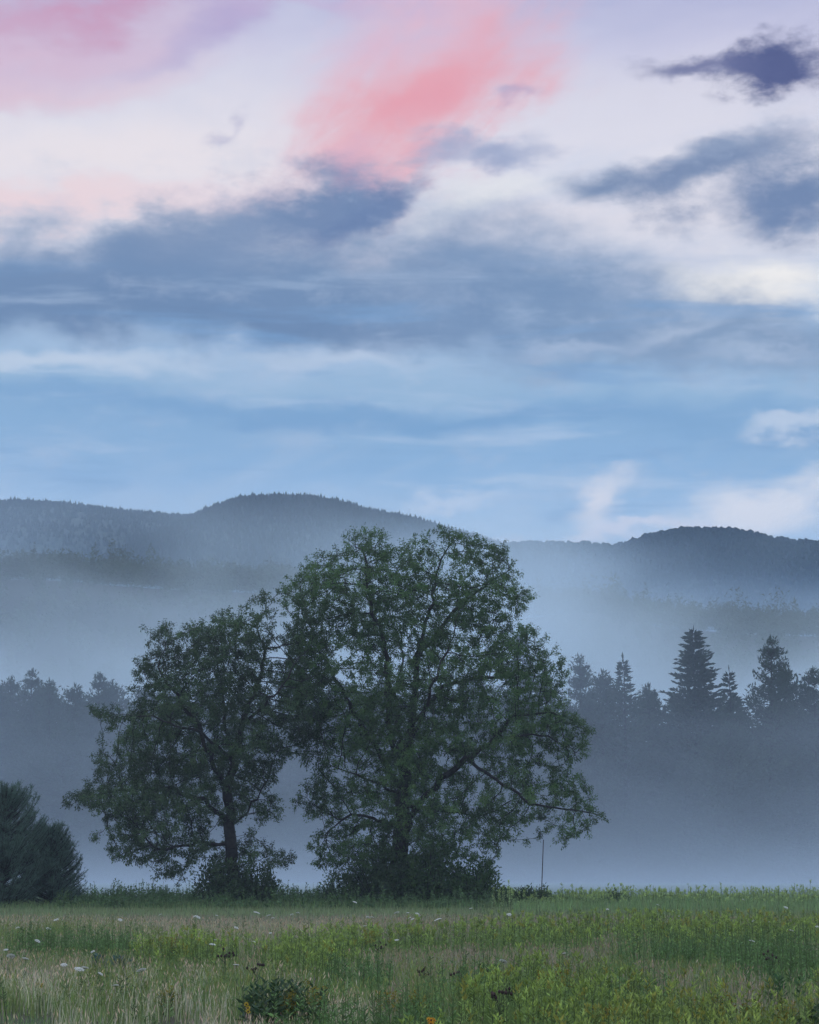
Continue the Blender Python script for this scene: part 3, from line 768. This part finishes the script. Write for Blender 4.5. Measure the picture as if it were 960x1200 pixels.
def young_pine():
    def build(px, Y, Hh, rad, n, label):
        """open-grown pine: a bushy dome of upswept branches, every shoot a brush of needles"""
        c = at(px, 1062, Y); tg, cg = Geo(), Geo()
        tube(tg, [(0, 0, -.1), (0, .05, Hh * .5), (.05, 0, Hh * .97)], [.11, .06, .015], 8)
        P, D, L = [], [], []
        for i in range(n):
            f = random.random() ** 1.1; z0 = f * Hh * .86; a = random.random() * 6.283
            ln = rad * math.sqrt(max(0, 1 - (f * .97) ** 1.7)) * random.uniform(.7, 1.08) * (1 + .32 * mnoise.noise(Vector((math.cos(a) * 1.6, math.sin(a) * 1.6, f * 3.5 + px)))) + .25
            e0, e1 = .2 + .5 * f, .8 + .5 * f
            if random.random() < .08: ln *= 1.18; e1 = 1.35
            m = max(4, int(ln / .22)); p = np.array([0, 0, z0]); pts = [p]
            for k in range(m):
                e = e0 + (e1 - e0) * (k / m) ** 1.6; aa = a + math.sin(k + i) * .12
                p = p + np.array([math.cos(aa) * math.cos(e), math.sin(aa) * math.cos(e), math.sin(e)]) * ln / m; pts.append(p)
            pts = np.array(pts); pts[:, 2] = np.maximum(pts[:, 2], .03)
            segs(tg, pts[:-1], pts[1:], np.linspace(.03, .01, m), np.linspace(.026, .008, m), 4)
            ns = int(ln * 13) + 4; t = rng.random(ns) ** .6; ii = np.clip((t * m).astype(int), 0, m - 1)
            B = pts[ii]; fw = norm(pts[ii + 1] - pts[ii]); dd = norm(fw * .8 + rng.normal(0, .5, (ns, 3)) + np.array([0, 0, .45])); sl = rng.uniform(.12, .34, ns)
            k_ = 13; s_ = np.repeat(np.arange(ns), k_); q = rng.random((ns * k_, 1))
            P.append(B[s_] + dd[s_] * sl[s_][:, None] * q); D.append(norm(dd[s_] * .8 + rng.normal(0, .48, (ns * k_, 3)))); L.append(rng.uniform(.07, .12, ns * k_))
        P, D, L = np.concatenate(P), np.concatenate(D), np.concatenate(L)
        leaves(cg, P, D, L, .016, tintcol(len(P), (1, 1, 1), .2, .08), .05)
        t = empty('young_pine', (c.x, Y, 0), label, 'tree')
        obj('trunk', tg.mesh('trunk'), M['bark'], t); obj('crown', cg.mesh('crown'), M['needle'], t)
    build(2, 97, 5.5, 2.6, 420, 'young blue-green pine with upright shoots at the left edge')
    build(58, 98.2, 3.7, 1.7, 260, 'shorter young pine tucked against the right of the blue-green pine')
young_pine()

def pole():
    b = at(634, 1062, 99.5); g = Geo(); top = at(637, 984, 99.5)
    tube(g, [(0, 0, -.2), ((top.x - b.x) * .5, 0, top.z * .5), (top.x - b.x, 0, top.z)], [.024, .021, .018], 8)
    tube(g, [(0, 0, 0.0), (0, 0, .25)], [.06, .05], 8)
    o = obj('pole', g.mesh('pole', True), M['pole'], None, (b.x, 99.5, 0)); tag(o, 'thin rusty upright pole right of the large tree', 'pole')
pole()

# ------------------------------------------------------------------ the meadow
# patches as the eye meets them, given by where their ground lies in the picture: (cx, cy, rx, ry, kind)
PATCH = [(112, 1126, 62, 10, 'gold_dark'), (225, 1138, 62, 20, 'gold'), (350, 1150, 75, 16, 'gold'), (425, 1168, 52, 14, 'gold_dark'), (450, 1118, 110, 10, 'gold'),
         (650, 1112, 140, 15, 'gold'), (830, 1108, 190, 15, 'gold'), (790, 1137, 110, 10, 'gold_dark'), (905, 1150, 100, 26, 'gold_dark'), (740, 1188, 62, 12, 'gold_dark'),
         (650, 1205, 95, 42, 'gold'), (840, 1235, 170, 44, 'yellow'), (450, 1238, 75, 26, 'gold_dark'), (380, 1245, 80, 24, 'gold_dark'), (500, 1290, 50, 50, 'gold'), (560, 1175, 40, 8, 'gold_dark'),
         (20, 1222, 95, 30, 'mown'), (60, 1290, 230, 80, 'mown')]
def patch_at(gx, gy, n1, n2):
    best, bk = 0.0, 'brown'
    for cx, cy, rx, ry, k in PATCH:
        q = 1 - math.hypot((gx - cx) / rx, (gy - cy) / ry) + n1 * .7 + n2 * .5 + random.gauss(0, .1)
        if q > best: best, bk = q, k
    return bk, best

def sample_ground(y0, y1, dens, margin=40):
    """random points over the part of the field in view between two distances"""
    out = []
    n = int(dens * (y1 - y0) * ((y1 + y0) * .5 * (W + 2 * margin) / F))
    y = np.sqrt(rng.random(n) * (y1 ** 2 - y0 ** 2) + y0 ** 2)
    x = (rng.random(n) - .5) * y * (W + 2 * margin) / F
    return x, y

def blades(geo, x, y, z, h, w, lean, C, seedhead=None):
    """bent grass blades: quad, then a point"""
    n = len(x); a = rng.random(n) * 6.283; b = rng.random(n) * 6.283
    wx, wy = np.cos(a) * w * .5, np.sin(a) * w * .5; lx, ly = np.cos(b) * lean * h, np.sin(b) * lean * h
    B = np.stack([x, y, z], 1); Wv = np.stack([wx, wy, np.zeros(n)], 1)
    Mm = B + np.stack([lx * .3, ly * .3, h * .55], 1); T = B + np.stack([lx, ly, h], 1)
    V = np.stack([B - Wv, B + Wv, Mm + Wv * .8, Mm - Wv * .8, T], 1).reshape(-1, 3)
    k = np.arange(n)[:, None] * 5
    geo.add(V, k + np.array([[0, 1, 2, 3]]), k + np.array([[3, 2, 4]]), np.repeat(C, 5, 0))
    return T

def plant_at(px, py, h):
    """ground spot of a plant of height h whose top shows at px,py"""
    d = (CAM_Z - h) * F / max(py - 1005, 12)
    p = at(px, py, d); return p.x, p.y, ground_z(p.x, p.y)
CLEAR = []
for px, py, h, r in [(318, 1146, .67, .42), (354, 1149, .63, .36), (292, 1158, .5, .22), (374, 1148, .62, .2), (585, 1160, .6, .2), (291, 1175, .45, .12), (505, 1193, .5, .15), (125, 1120, .45, .25), (264, 1107, .8, .1)]:
    x_, y_, _z = plant_at(px, py, h); CLEAR.append((x_, y_, r))
def clear_of(a, b):
    return any((abs(a - x) < r and y - 3.2 < b < y + .3) for x, y, r in CLEAR)
def build_meadow():
    grass, herb = Geo(), Geo()
    for (y0, y1, dens, wd) in ((14, 30, 260, .007), (30, 50, 170, .010), (50, 78, 90, .014), (78, 132, 50, .020), (132, 190, 9, .05)):
        x, y = sample_ground(y0, y1, dens)
        n = len(x); z = np.array([ground_z(a, b) for a, b in zip(x, y)])
        gx, gy = W / 2 + F * x / y, 1005 + F * CAM_Z / y
        h = np.zeros(n); C = np.zeros((n, 3)); keep = np.ones(n, bool)
        n1 = np.array([mnoise.noise(Vector((a * .35, b * .12, 5))) for a, b in zip(x, y)]); n2 = np.array([mnoise.noise(Vector((a * 1.3, b * .5, 9))) for a, b in zip(x, y)])
        n3 = np.array([mnoise.noise(Vector((a * .12, b * .045, 15))) for a, b in zip(x, y)])
        gone = np.array([b < 35 and clear_of(a, b) for a, b in zip(x, y)])
        kinds = [patch_at(p, q, u, v)[0] for p, q, u, v in zip(gx, gy, n1, n2)]
        for i, k in enumerate(kinds):
            t = n3[i] + n2[i] * .5
            if y[i] > 82:                                    # the strip under the trees and the green far edge
                if y[i] > 109: h[i] = .14; C[i] = (.12, .17, .09)
                elif gx[i] > 600 and y[i] > 88: h[i] = .5 + .12 * t; C[i] = (.14, .21, .09)
                elif y[i] > 93: h[i] = .42; C[i] = (.12, .175, .075)
                else: h[i] = .24; C[i] = (.15, .19, .095)
            elif y[i] > 70: h[i] = .26 + .05 * t; C[i] = (.18, .185, .12) if t < .05 else (.14, .19, .08)
            elif k == 'mown': h[i] = .09; C[i] = (.12, .18, .08)
            elif k == 'brown':
                h[i] = .42 + .12 * t
                if gx[i] > 440: C[i] = (.22, .20, .15)
                elif gy[i] > 1160: C[i] = (.37, .345, .26)
                else: C[i] = (.27, .25, .18)
                if t + random.gauss(0, .12) > (.15 if gx[i] > 480 or gy[i] < 1150 else .45): C[i] = (.13, .18, .06)
            else: h[i] = .38; C[i] = (.12, .18, .06); 
        # half the blades in the dry parts are green underneath
        mixg = rng.random(n) < np.where((gy > 1145) & (gx < 480), .28, .36); br = np.array([k == 'brown' for k in kinds]) & (y < 70)
        C[br & mixg] = (.12, .165, .065); h[br & mixg] *= .8
        C = C * (1 + rng.normal(0, .22, (n, 1))).clip(.4, 1.7) * (1 + rng.normal(0, .07, (n, 3)))
        h[gone] *= .55
        hh = h * rng.uniform(.6, 1.2, n)
        T = blades(grass, x, y, z, hh, wd * rng.uniform(.7, 1.5, n), rng.uniform(.05, .38, n), C)
        # seed heads on dry grass
        sh = br & ~mixg & (rng.random(n) < .5)
        m = sh.sum()
        if m:
            L = rng.uniform(.05, .11, m); D = norm(np.stack([rng.normal(0, .35, m), rng.normal(0, .35, m), np.ones(m)], 1))
            leaves(grass, T[sh] - D * L[:, None] * .6, D, L, wd * 1.7, C[sh] * np.array([1.15, .95, .9]))
    # goldenrod and tall weeds: leafy stems
    for (y0, y1, dens, nl, scale) in ((15, 30, 15, 34, 1), (30, 50, 11, 26, 1.15), (50, 82, 6.5, 16, 1.5), (82, 126, 5.5, 12, 1.9)):
        x, y = sample_ground(y0, y1, dens)
        P, Hh, K = [], [], []
        for a, b in zip(x, y):
            gx, gy = W / 2 + F * a / b, 1005 + F * CAM_Z / b
            u, v = mnoise.noise(Vector((a * .35, b * .12, 5))), mnoise.noise(Vector((a * 1.3, b * .5, 9)))
            if b < 82:
                k, q = patch_at(gx, gy, u, v)
                if b > 72 and gx < 560: continue
                if k in ('brown', 'mown'):
                    if k == 'mown' or random.random() > .10: continue
                    k = 'sparse'
                elif random.random() > q * 3.5 + .25: continue
                hgt = {'gold': .66, 'gold_dark': .68, 'yellow': .62, 'sparse': .46}[k] * (1 + .25 * v)
            elif b > 93:
                if b > 109 + 5 * u: continue
                if gx > 575: k = 'edge'; hgt = .58 + .35 * v + .25 * u + (.25 if random.random() < .06 else 0)
                elif b < 108 and gx > 70: k = 'weed'; hgt = .74 + .55 * v + .2 * u
                else: continue
            else:
                continue
            if b < 35 and clear_of(a, b): continue
            P.append((a, b, ground_z(a, b))); Hh.append(hgt * random.uniform(.72, 1.18)); K.append(k)
        P = np.array(P); Hh = np.array(Hh); n = len(P)
        base = {'gold': (.145, .205, .058), 'gold_dark': (.09, .155, .052), 'yellow': (.155, .205, .058), 'sparse': (.12, .17, .07), 'edge': (.19, .265, .11), 'weed': (.07, .125, .05)}
        PC = np.array([base[k] for k in K]) * (1 + rng.normal(0, .18, (n, 1))).clip(.5, 1.6)
        lean = rng.normal(0, .07, (n, 2)); top = P + np.concatenate([lean * Hh[:, None], Hh[:, None]], 1)
        segs(herb, P, top, np.full(n, .006 * scale), np.full(n, .003 * scale), 3, (.06, .08, .035))
        s = np.repeat(np.arange(n), nl); m = len(s)
        t = rng.random(m) ** .75; t = .12 + .88 * t
        B = P[s] + (top - P)[s] * t[:, None]
        a = rng.random(m) * 6.283; up = rng.uniform(.35, 1.2, m)
        D = norm(np.stack([np.cos(a), np.sin(a), up], 1))
        L = (.12 - .07 * t) * rng.uniform(.7, 1.3, m) * scale ** .6
        wk = np.array([k == 'weed' for k in K])[s]
        leaves(herb, B, D, L, L * np.where(wk, .45, .24) * scale ** .5, PC[s] * (1 + rng.normal(0, .15, (m, 1))).clip(.5, 1.5))
        # budding or flowering plumes
        fl = np.array([k in ('gold', 'yellow', 'edge') for k in K]) & (rng.random(n) < .75)
        f = np.where(fl)[0]; s = np.repeat(f, 9); m = len(s)
        if m:
            a = rng.random(m) * 6.283
            yel = np.array([1.0 if k == 'yellow' else (.45 if k == 'gold' else .0) for k in K])
            bloom = (rng.random(n) < yel * .3)[s]
            D = norm(np.stack([np.cos(a), np.sin(a), rng.uniform(.7, 2.2, m)], 1)); B = top[s] + rng.normal(0, .012, (m, 3)) - np.array([0, 0, 1.]) * rng.random((m, 1)) * .10
            C = np.where(bloom[:, None], np.array([[.21, .20, .04]]), PC[s] * np.array([[1.35, 1.25, 1.0]]))
            leaves(herb, B, D, rng.uniform(.04, .10, m) * scale ** .5, .022 * scale ** .8, C * (1 + rng.normal(0, .15, (m, 1))))
    o = obj('meadow_grass', grass.mesh('meadow_grass'), M['grass']); tag(o, 'tall dry and green grass covering the meadow', 'grass', kind='stuff')
    o = obj('meadow_weeds', herb.mesh('meadow_weeds'), M['herb']); tag(o, 'goldenrod and leafy weeds growing in patches through the meadow', 'weeds', kind='stuff')
    print('grass', grass.n, 'herb', herb.n)
build_meadow()

# ------------------------------------------------------------------ flowers that can be picked out one by one
def umbel_proto():
    g, s = Geo(), Geo()
    n = 46; r = np.sqrt(np.arange(n) / n) * .06; a = np.arange(n) * 2.39996
    c = np.stack([r * np.cos(a), r * np.sin(a), .014 * (1 - (r / .06) ** 2) + rng.normal(0, .002, n)], 1)
    for k in range(n):
        m = 6; b = np.arange(m) * 2 * math.pi / m; q = .0085 * random.uniform(.8, 1.2)
        ring = c[k] + np.stack([np.cos(b) * q, np.sin(b) * q, np.zeros(m)], 1)
        V = np.concatenate([[c[k] + (0, 0, .004)], ring, [c[k] - (0, 0, .004)]])
        g.add(V, None, [[0, 1 + i, 1 + (i + 1) % m] for i in range(m)] + [[7, 1 + (i + 1) % m, 1 + i] for i in range(m)])
    tube(s, [(0, 0, -1), (.01, 0, -.6), (0, .012, -.3), (0, 0, -.03)], [.004, .0035, .003, .0025], 5)
    rr = c[::3]; segs(s, np.repeat([[0, 0, -.035]], len(rr), 0), rr - (0, 0, .004), np.full(len(rr), .0016), np.full(len(rr), .001), 3)
    m = 26; P = np.zeros((m, 3)); P[:, 2] = -rng.uniform(.3, .95, m); a = rng.random(m) * 6.28
    leaves(s, P, norm(np.stack([np.cos(a), np.sin(a), rng.uniform(.2, 1, m)], 1)), rng.uniform(.05, .12, m), .012, tintcol(m, (1, 1, 1)))
    return g.mesh('flower_head'), s.mesh('stem')
UMB = umbel_proto()
FL = [(66, 1076, 1), (57, 1086, 1.1), (44, 1100, 1), (21, 1085, .8), (141, 1076, .9), (13, 1117, 1.2), (30, 1120, 1), (7, 1110, .8), (75, 1127, .9), (93, 1132, 1.3), (100, 1130, .9), (109, 1112, .7), (118, 1137, .7), (166, 1133, 1.2), (136, 1150, .7),
      (232, 1073, 1.1), (228, 1072, .7), (188, 1070, .6), (301, 1068, 1.4), (315, 1071, .9), (320, 1074, .7), (349, 1068, .8), (342, 1070, .7), (254, 1071, .6), (277, 1085, .8), (250, 1099, 1.2), (249, 1104, 1.1), (243, 1092, .7), (298, 1101, .6), (277, 1127, .8), (317, 1091, .6), (353, 1088, .5),
      (416, 1056, 1.2), (431, 1073, .8), (436, 1073, .8), (465, 1068, 1.2), (478, 1068, .7), (428, 1083, .7), (465, 1099, .8), (513, 1076, 1.5), (489, 1069, .9), (484, 1075, .8), (490, 1071, 1), (491, 1075, .8), (480, 1074, .7), (552, 1063, .8), (597, 1070, 1.2), (612, 1068, .6), (590, 1123, 1.1), (661, 1114, .6), (712, 1064, .7),
      (871, 1053, .9), (771, 1059, .8), (897, 1078, 1.6), (882, 1077, .9), (927, 1088, 1), (881, 1100, 1), (921, 1062, 1.1), (926, 1070, .6), (958, 1084, .8), (796, 1072, .6)]
def zone_name(px, py):
    if px < 95: return 'in front of the young pine'
    if px < 225: return 'between pine and smaller tree'
    if px < 335: return 'below the smaller tree'
    if px < 410: return 'below the gap between both trees'
    if px < 640: return 'below the large tree'
    return 'in the weeds right of the trees'
byz = {}
for f in sorted(FL, key=lambda a: a[0]): byz.setdefault(zone_name(f[0], f[1]), []).append(f)
first = True
for zn, lst in byz.items():
    for k, (px, py, sz) in enumerate(lst):
        h = .62 if py > 1085 else .55
        x, y, z = plant_at(px, py, h)
        y_ = y; lab = '%s white flower %s, %s from the left' % ('large' if sz > 1.05 else 'small', zn, ordinal(k + 1))
        t = empty('lace_flower', (x, y_, h), lab, 'flower', 'white lacy wildflowers dotted through the meadow')
        s = sz * (1.0 if py > 1085 else 1.25) * .95
        hd = obj('flower_head', UMB[0], M['white'], t); hd.scale = (s, s, s); hd.rotation_euler = (random.uniform(.1, .6), random.uniform(-.35, .35), random.random() * 6)
        st = obj('stem', UMB[1], M['stem'], t); st.scale = (1, 1, h)

def milkweed(px, py, h, n, rad, label, name='milkweed', mat='leaf_dark', lw=.34, ll=.17, yellow=0):
    x, y, z = plant_at(px, py, h * .9)
    t = empty(name, (x, y, z), label, 'plant')
    s, g = Geo(), Geo()
    for i in range(n):
        a = random.random() * 6.283; q = rad * math.sqrt(random.random()); hh = h * random.uniform(.7, 1.05)
        b = np.array([math.cos(a) * q, math.sin(a) * q, 0]); e = b * 1.25 + np.array([0, 0, hh])
        k = np.linspace(0, 1, 5)[:, None]; pts = b + (e - b) * k + np.array([0, 0, 0]); tube(s, pts, np.linspace(.008, .004, 5), 5)
        m = 22; tt = np.linspace(.15, 1, m); B = b + (e - b) * tt[:, None]
        an = np.arange(m) * (math.pi / 2) + (np.arange(m) % 2) * math.pi + a
        D = norm(np.stack([np.cos(an), np.sin(an), .25 + tt * .6], 1)); L = ll * (1.1 - .5 * tt) * rng.uniform(.8, 1.15, m)
        leaves(g, B, D, L, L * lw, tintcol(m, (.8, .85, .9), .18), .12)
    obj('stem', s.mesh('stem'), M['stem'], t); obj('foliage', g.mesh('foliage'), M[mat], t)
    return t
milkweed(318, 1149, .68, 18, .38, 'dark broad-leaved milkweed clump low in the meadow, largest of its kind')
milkweed(354, 1153, .62, 11, .30, 'dark broad-leaved clump behind the yellow flowers near the bottom', )
milkweed(292, 1158, .5, 6, .2, 'small dark broad-leaved plant left of the milkweed clump')
milkweed(125, 1120, .45, 5, .2, 'grey-green mullein-like plant in front of the dark goldenrod', lw=.4, ll=.24, mat='needle')
milkweed(147, 1122, .42, 5, .18, 'second grey-green broad-leaved plant right of its twin', lw=.4, ll=.22, mat='needle')
milkweed(920, 1142, .62, 6, .2, 'upright pale milkweed stalk in the weeds at the right', mat='leaf')
milkweed(955, 1180, .55, 8, .25, 'dark broad-leaved plant at the lower right corner')
milkweed(104, 1142, .5, 5, .22, 'spindly dark branching weed in the brown grass at the left', ll=.08)
milkweed(152, 1146, .5, 5, .2, 'spindly weed with open branches right of the dark branching weed', ll=.10)

def thistle(px, py, h, label, heads=9, spread=.16):
    x, y, z = plant_at(px, py, h)
    t = empty('seed_stalk', (x, y, z), label, 'plant', 'dark seed stalks standing in the meadow')
    s, g = Geo(), Geo()
    tube(s, [(0, 0, 0), (.01, 0, h * .5), (0, .01, h * .9)], [.008, .006, .004], 5)
    for i in range(heads):
        a = random.random() * 6.283; r = spread * random.uniform(.2, 1); zz = h * random.uniform(.75, 1.02); e = np.array([[math.cos(a) * r, math.sin(a) * r, zz]])
        segs(s, np.array([[0, 0, h * random.uniform(.45, .8)]]), e, .004, .003, 4)
        g = Geo(); tube(g, [e[0] - (0, 0, .022), e[0] - (0, 0, .01), e[0] + (0, 0, .008), e[0] + (0, 0, .026)], [.006, .018, .02, .005], 7); obj('seed_head', g.mesh('seed_head'), M['dry'], t)
    m = 10; zt = rng.uniform(.1, .8, m) * h; a = rng.random(m) * 6.28
    leaves(s, np.stack([zt * 0, zt * 0, zt], 1), norm(np.stack([np.cos(a), np.sin(a), np.full(m, .5)], 1)), rng.uniform(.06, .14, m), .025, tintcol(m, (1, 1, 1)))
    obj('stem', s.mesh('stem'), M['stem'], t)
TH = [(264, 1107, .8, 'tall dark-headed seed stalk right of the two bright white flowers'), (302, 1126, .62, 'single dark seed stalk above the milkweed clump'),
      (444, 1100, .6, 'thin dark seed stalk in the middle of the brown grass'), (585, 1160, .6, 'dark forked seed stalk in the purple-brown grass, the densest one'),
      (560, 1150, .5, 'dark seed stalk left of the forked one'), (540, 1135, .5, 'faint seed stalk at the back of the purple-brown grass'),
      (497, 1130, .5, 'leftmost seed stalk of the purple-brown grass'), (575, 1130, .5, 'seed stalk just below the fallen white flower'),
      (595, 1150, .5, 'rightmost seed stalk of the purple-brown grass'), (905, 1110, .7, 'tall dark seed stalk in the weeds below the right-hand white flowers')]
for a in TH: thistle(*a)

def daisy(px, py, h, r, label, mat, name='yellow_flower', n=9):
    x, y, z = plant_at(px, py, h)
    t = empty(name, (x, y, h), label, 'flower')
    s, p, c = Geo(), Geo(), Geo()
    tube(s, [(0, 0, -h), (.01, 0, -h * .4), (0, 0, 0)], [.004, .003, .003], 5)
    for k in range(n):
        a = k * 2.39996; q = r * 1.5 * math.sqrt(k / n); o = np.array([[q * math.cos(a), -.02 + q * math.sin(a) * .5, random.uniform(-.05, .05) * (k > 0)]])
        m = 12; b = np.arange(m) * 2 * math.pi / m
        D = norm(np.stack([np.cos(b), np.full(m, -.25), np.sin(b)], 1)); leaves(p, np.repeat(o, m, 0), D, r, r * .45, np.ones((m, 3)), .02)
        tube(c, [o[0] + (0, -.02, 0), o[0] + (0, -.008, 0)], [r * .15, r * .3], 7)
    obj('stem', s.mesh('stem'), M['stem'], t); obj('petals', p.mesh('petals'), M[mat], t); obj('flower_centre', c.mesh('flower_centre'), M['dry'], t)
daisy(505, 1193, .5, .035, 'orange-yellow coneflower at the bottom edge left of centre of the weeds', 'orange', n=4)
daisy(291, 1175, .45, .035, 'yellow coneflower left below the milkweed clump', 'yellow', n=3)
daisy(50, 1149, .35, .03, 'small yellow flower low in the brown grass at the far left', 'yellow', n=2)

def goldenrod(px, py, h, label, sz=1.0):
    x, y, z = plant_at(px, py, h)
    t = empty('goldenrod', (x, y, z), label, 'plant', 'flowering goldenrod standing out in yellow')
    s, g, f = Geo(), Geo(), Geo()
    for i in range(4):
        o = np.array([random.gauss(0, .09), random.gauss(0, .09), 0]); hh = h * random.uniform(.82, 1.03); e = o * 1.2 + np.array([0, 0, hh])
        segs(s, o[None], e[None], .006, .004, 5)
        m = 30; tt = rng.uniform(.1, .85, m)[:, None]; a = rng.random(m) * 6.28
        leaves(g, o + (e - o) * tt, norm(np.stack([np.cos(a), np.sin(a), rng.uniform(.4, 1, m)], 1)), rng.uniform(.06, .11, m), .02, tintcol(m, (1, 1, 1)))
        f = Geo(); m = 70; a = rng.random(m) * 6.28; k = rng.random(m); rr = (.11 * (1 - k) + .01) * sz
        B = e + np.stack([np.cos(a) * rr * rng.random(m), np.sin(a) * rr * rng.random(m), -.2 * sz + .24 * k * sz], 1)
        leaves(f, B, norm(np.stack([np.cos(a), np.sin(a), rng.uniform(.2, 1.2, m)], 1)), rng.uniform(.015, .04, m), .016, tintcol(m, (1, 1, 1), .2)); obj('blossom', f.mesh('blossom'), M['bloom'], t)
    obj('stem', s.mesh('stem'), M['stem'], t); obj('foliage', g.mesh('foliage'), M['leaf'], t)
M['bloom'] = material('bloom', [(.17, .15, .02), (.26, .21, .025)], .8, 6, .25)
GR = [(374, 1148, .62, 'brightest yellow goldenrod at the right end of the milkweed clump'), (345, 1158, .5, 'yellow goldenrod in the middle of the milkweed clump'),
      (338, 1160, .5, 'small yellow goldenrod left in the milkweed clump'), (192, 1095, .7, 'yellow-green goldenrod at the top of the left patch'), (206, 1097, .66, 'goldenrod right of the top one in the left patch'),
      (432, 1088, .7, 'tall yellow-green goldenrod below the left edge of the large crown'), (640, 1138, .6, 'yellow goldenrod at the left border of the right weed patch'),
      (657, 1130, .64, 'tallest yellow goldenrod in the right weed patch'), (652, 1170, .5, 'low yellow goldenrod below the tallest one'), (715, 1175, .5, 'yellow goldenrod just left of the dark hollow'),
      (830, 1168, .52, 'yellow goldenrod right of the dark hollow at the bottom'), (855, 1160, .55, 'brighter goldenrod second right of the dark hollow'), (870, 1172, .5, 'low goldenrod third right of the dark hollow'),
      (915, 1172, .5, 'goldenrod near the lower right corner, taller of two'), (930, 1180, .46, 'goldenrod nearest the lower right corner'), (488, 1160, .5, 'goldenrod at the left border of the purple-brown grass'),
      (190, 1155, .4, 'low yellow goldenrod in the brown grass left of the milkweed'), (450, 1160, .5, 'goldenrod right of the dark upright weeds below the large tree')]
for a in GR: goldenrod(*a)

# ------------------------------------------------------------------ air: even haze, and the ground mist lying in banks
def box_mesh(name, x0, x1, y0, y1, z0, z1):
    V = [(x, y, z) for z in (z0, z1) for y in (y0, y1) for x in (x0, x1)]
    Q = [(0, 2, 3, 1), (4, 5, 7, 6), (0, 1, 5, 4), (2, 6, 7, 3), (0, 4, 6, 2), (1, 3, 7, 5)]
    return mesh(name, V, Q)
def haze():
    m = bpy.data.materials.new('haze'); m.use_nodes = True; N = NT(m.node_tree)
    for n in list(N.n): N.n.remove(n)
    out = N.node('ShaderNodeOutputMaterial'); v = N.node('ShaderNodeVolumePrincipled')
    v.inputs['Color'].default_value = (.48, .72, 1.0, 1); v.inputs['Density'].default_value = HAZE
    N.l.new(v.outputs[0], out.inputs['Volume'])
    o = obj('haze', box_mesh('haze', -10000, 10000, -3500, 31000, -6, 900), m); tag(o, 'thin even blue haze filling the valley air', 'haze', kind='stuff')
HAZE = 2.8e-5
haze()
def mist(name, box, dens, zlo, zhi, label, color, ground=0.0, gh=3.0, scale=.02, patch=.8, tiltx=0.0):
    """density full under zlo, fading to nothing at zhi, drifting in patches; plus a denser skin of height gh on the ground"""
    m = bpy.data.materials.new(name); m.use_nodes = True; N = NT(m.node_tree)
    for n in list(N.n): N.n.remove(n)
    out = N.node('ShaderNodeOutputMaterial'); v = N.node('ShaderNodeVolumePrincipled')
    v.inputs['Color'].default_value = (*color, 1)
    g = N.node('ShaderNodeNewGeometry'); s = N.node('ShaderNodeSeparateXYZ'); N.put(s.inputs[0], g.outputs['Position'])
    mp = N.node('ShaderNodeVectorMath', operation='MULTIPLY'); N.put(mp.inputs[0], g.outputs['Position']); mp.inputs[1].default_value = (scale, scale * .6, scale * 2.2)
    no = N.noise(mp.outputs[0], 1.0, 2, .5, .3)
    nzv = N.m('SUBTRACT', no.outputs[0], .5)
    z = N.m('MULTIPLY_ADD', s.outputs[0], tiltx, s.outputs[2])
    zw = N.m('MULTIPLY_ADD', nzv, -(zhi - zlo) * .9 * patch, z)
    f = N.ss(zw, zhi, zlo)
    f = N.m('MULTIPLY', f, N.m('MULTIPLY_ADD', nzv, 1.6 * patch, 1.0), clamp=False)
    d = N.m('MULTIPLY', N.m('MAXIMUM', f, 0.0), dens)
    if ground: d = N.m('MULTIPLY_ADD', N.m('EXPONENT', N.m('DIVIDE', N.m('MAXIMUM', s.outputs[2], 0.0), -gh)), ground, d)
    N.put(v.inputs['Density'], d); N.l.new(v.outputs[0], out.inputs['Volume'])
    o = obj(name, box_mesh(name, *box), m); tag(o, label, 'mist', kind='stuff')
mist('mist_bank', (-90, 90, 113, 192, -3, 36), .0044, 3, 28, 'low mist lying over the field before the tree line', (.67, .83, .96), .017, 1.9, .045, 1.9, .2)
mist('mist_bank', (-240, 240, 290, 640, -5, 70),   .0125, 10, 56, 'thick pale mist between the tree line and the low wooded hill', (.72, .88, .93), 0, 1, .016, 2.0, .03)
mist('mist_bank', (-1100, 1100, 1400, 2900, -5, 345), .00075, 80, 280, 'bank of mist hiding the foot of the mountains', (.44, .70, 1.0), 0, 1, .004, 1.2, .0)

def meadow_mist():
    m = bpy.data.materials.new('meadow_mist'); m.use_nodes = True; N = NT(m.node_tree)
    for n in list(N.n): N.n.remove(n)
    out = N.node('ShaderNodeOutputMaterial'); v = N.node('ShaderNodeVolumePrincipled')
    v.inputs['Color'].default_value = (.70, .84, .95, 1); v.inputs['Density'].default_value = .00035
    N.l.new(v.outputs[0], out.inputs['Volume'])
    o = obj('mist_bank', box_mesh('mist_bank', -60, 60, 12, 112, -2, 30), m); tag(o, 'faint evening mist hanging over the near meadow', 'mist', kind='stuff')
meadow_mist()
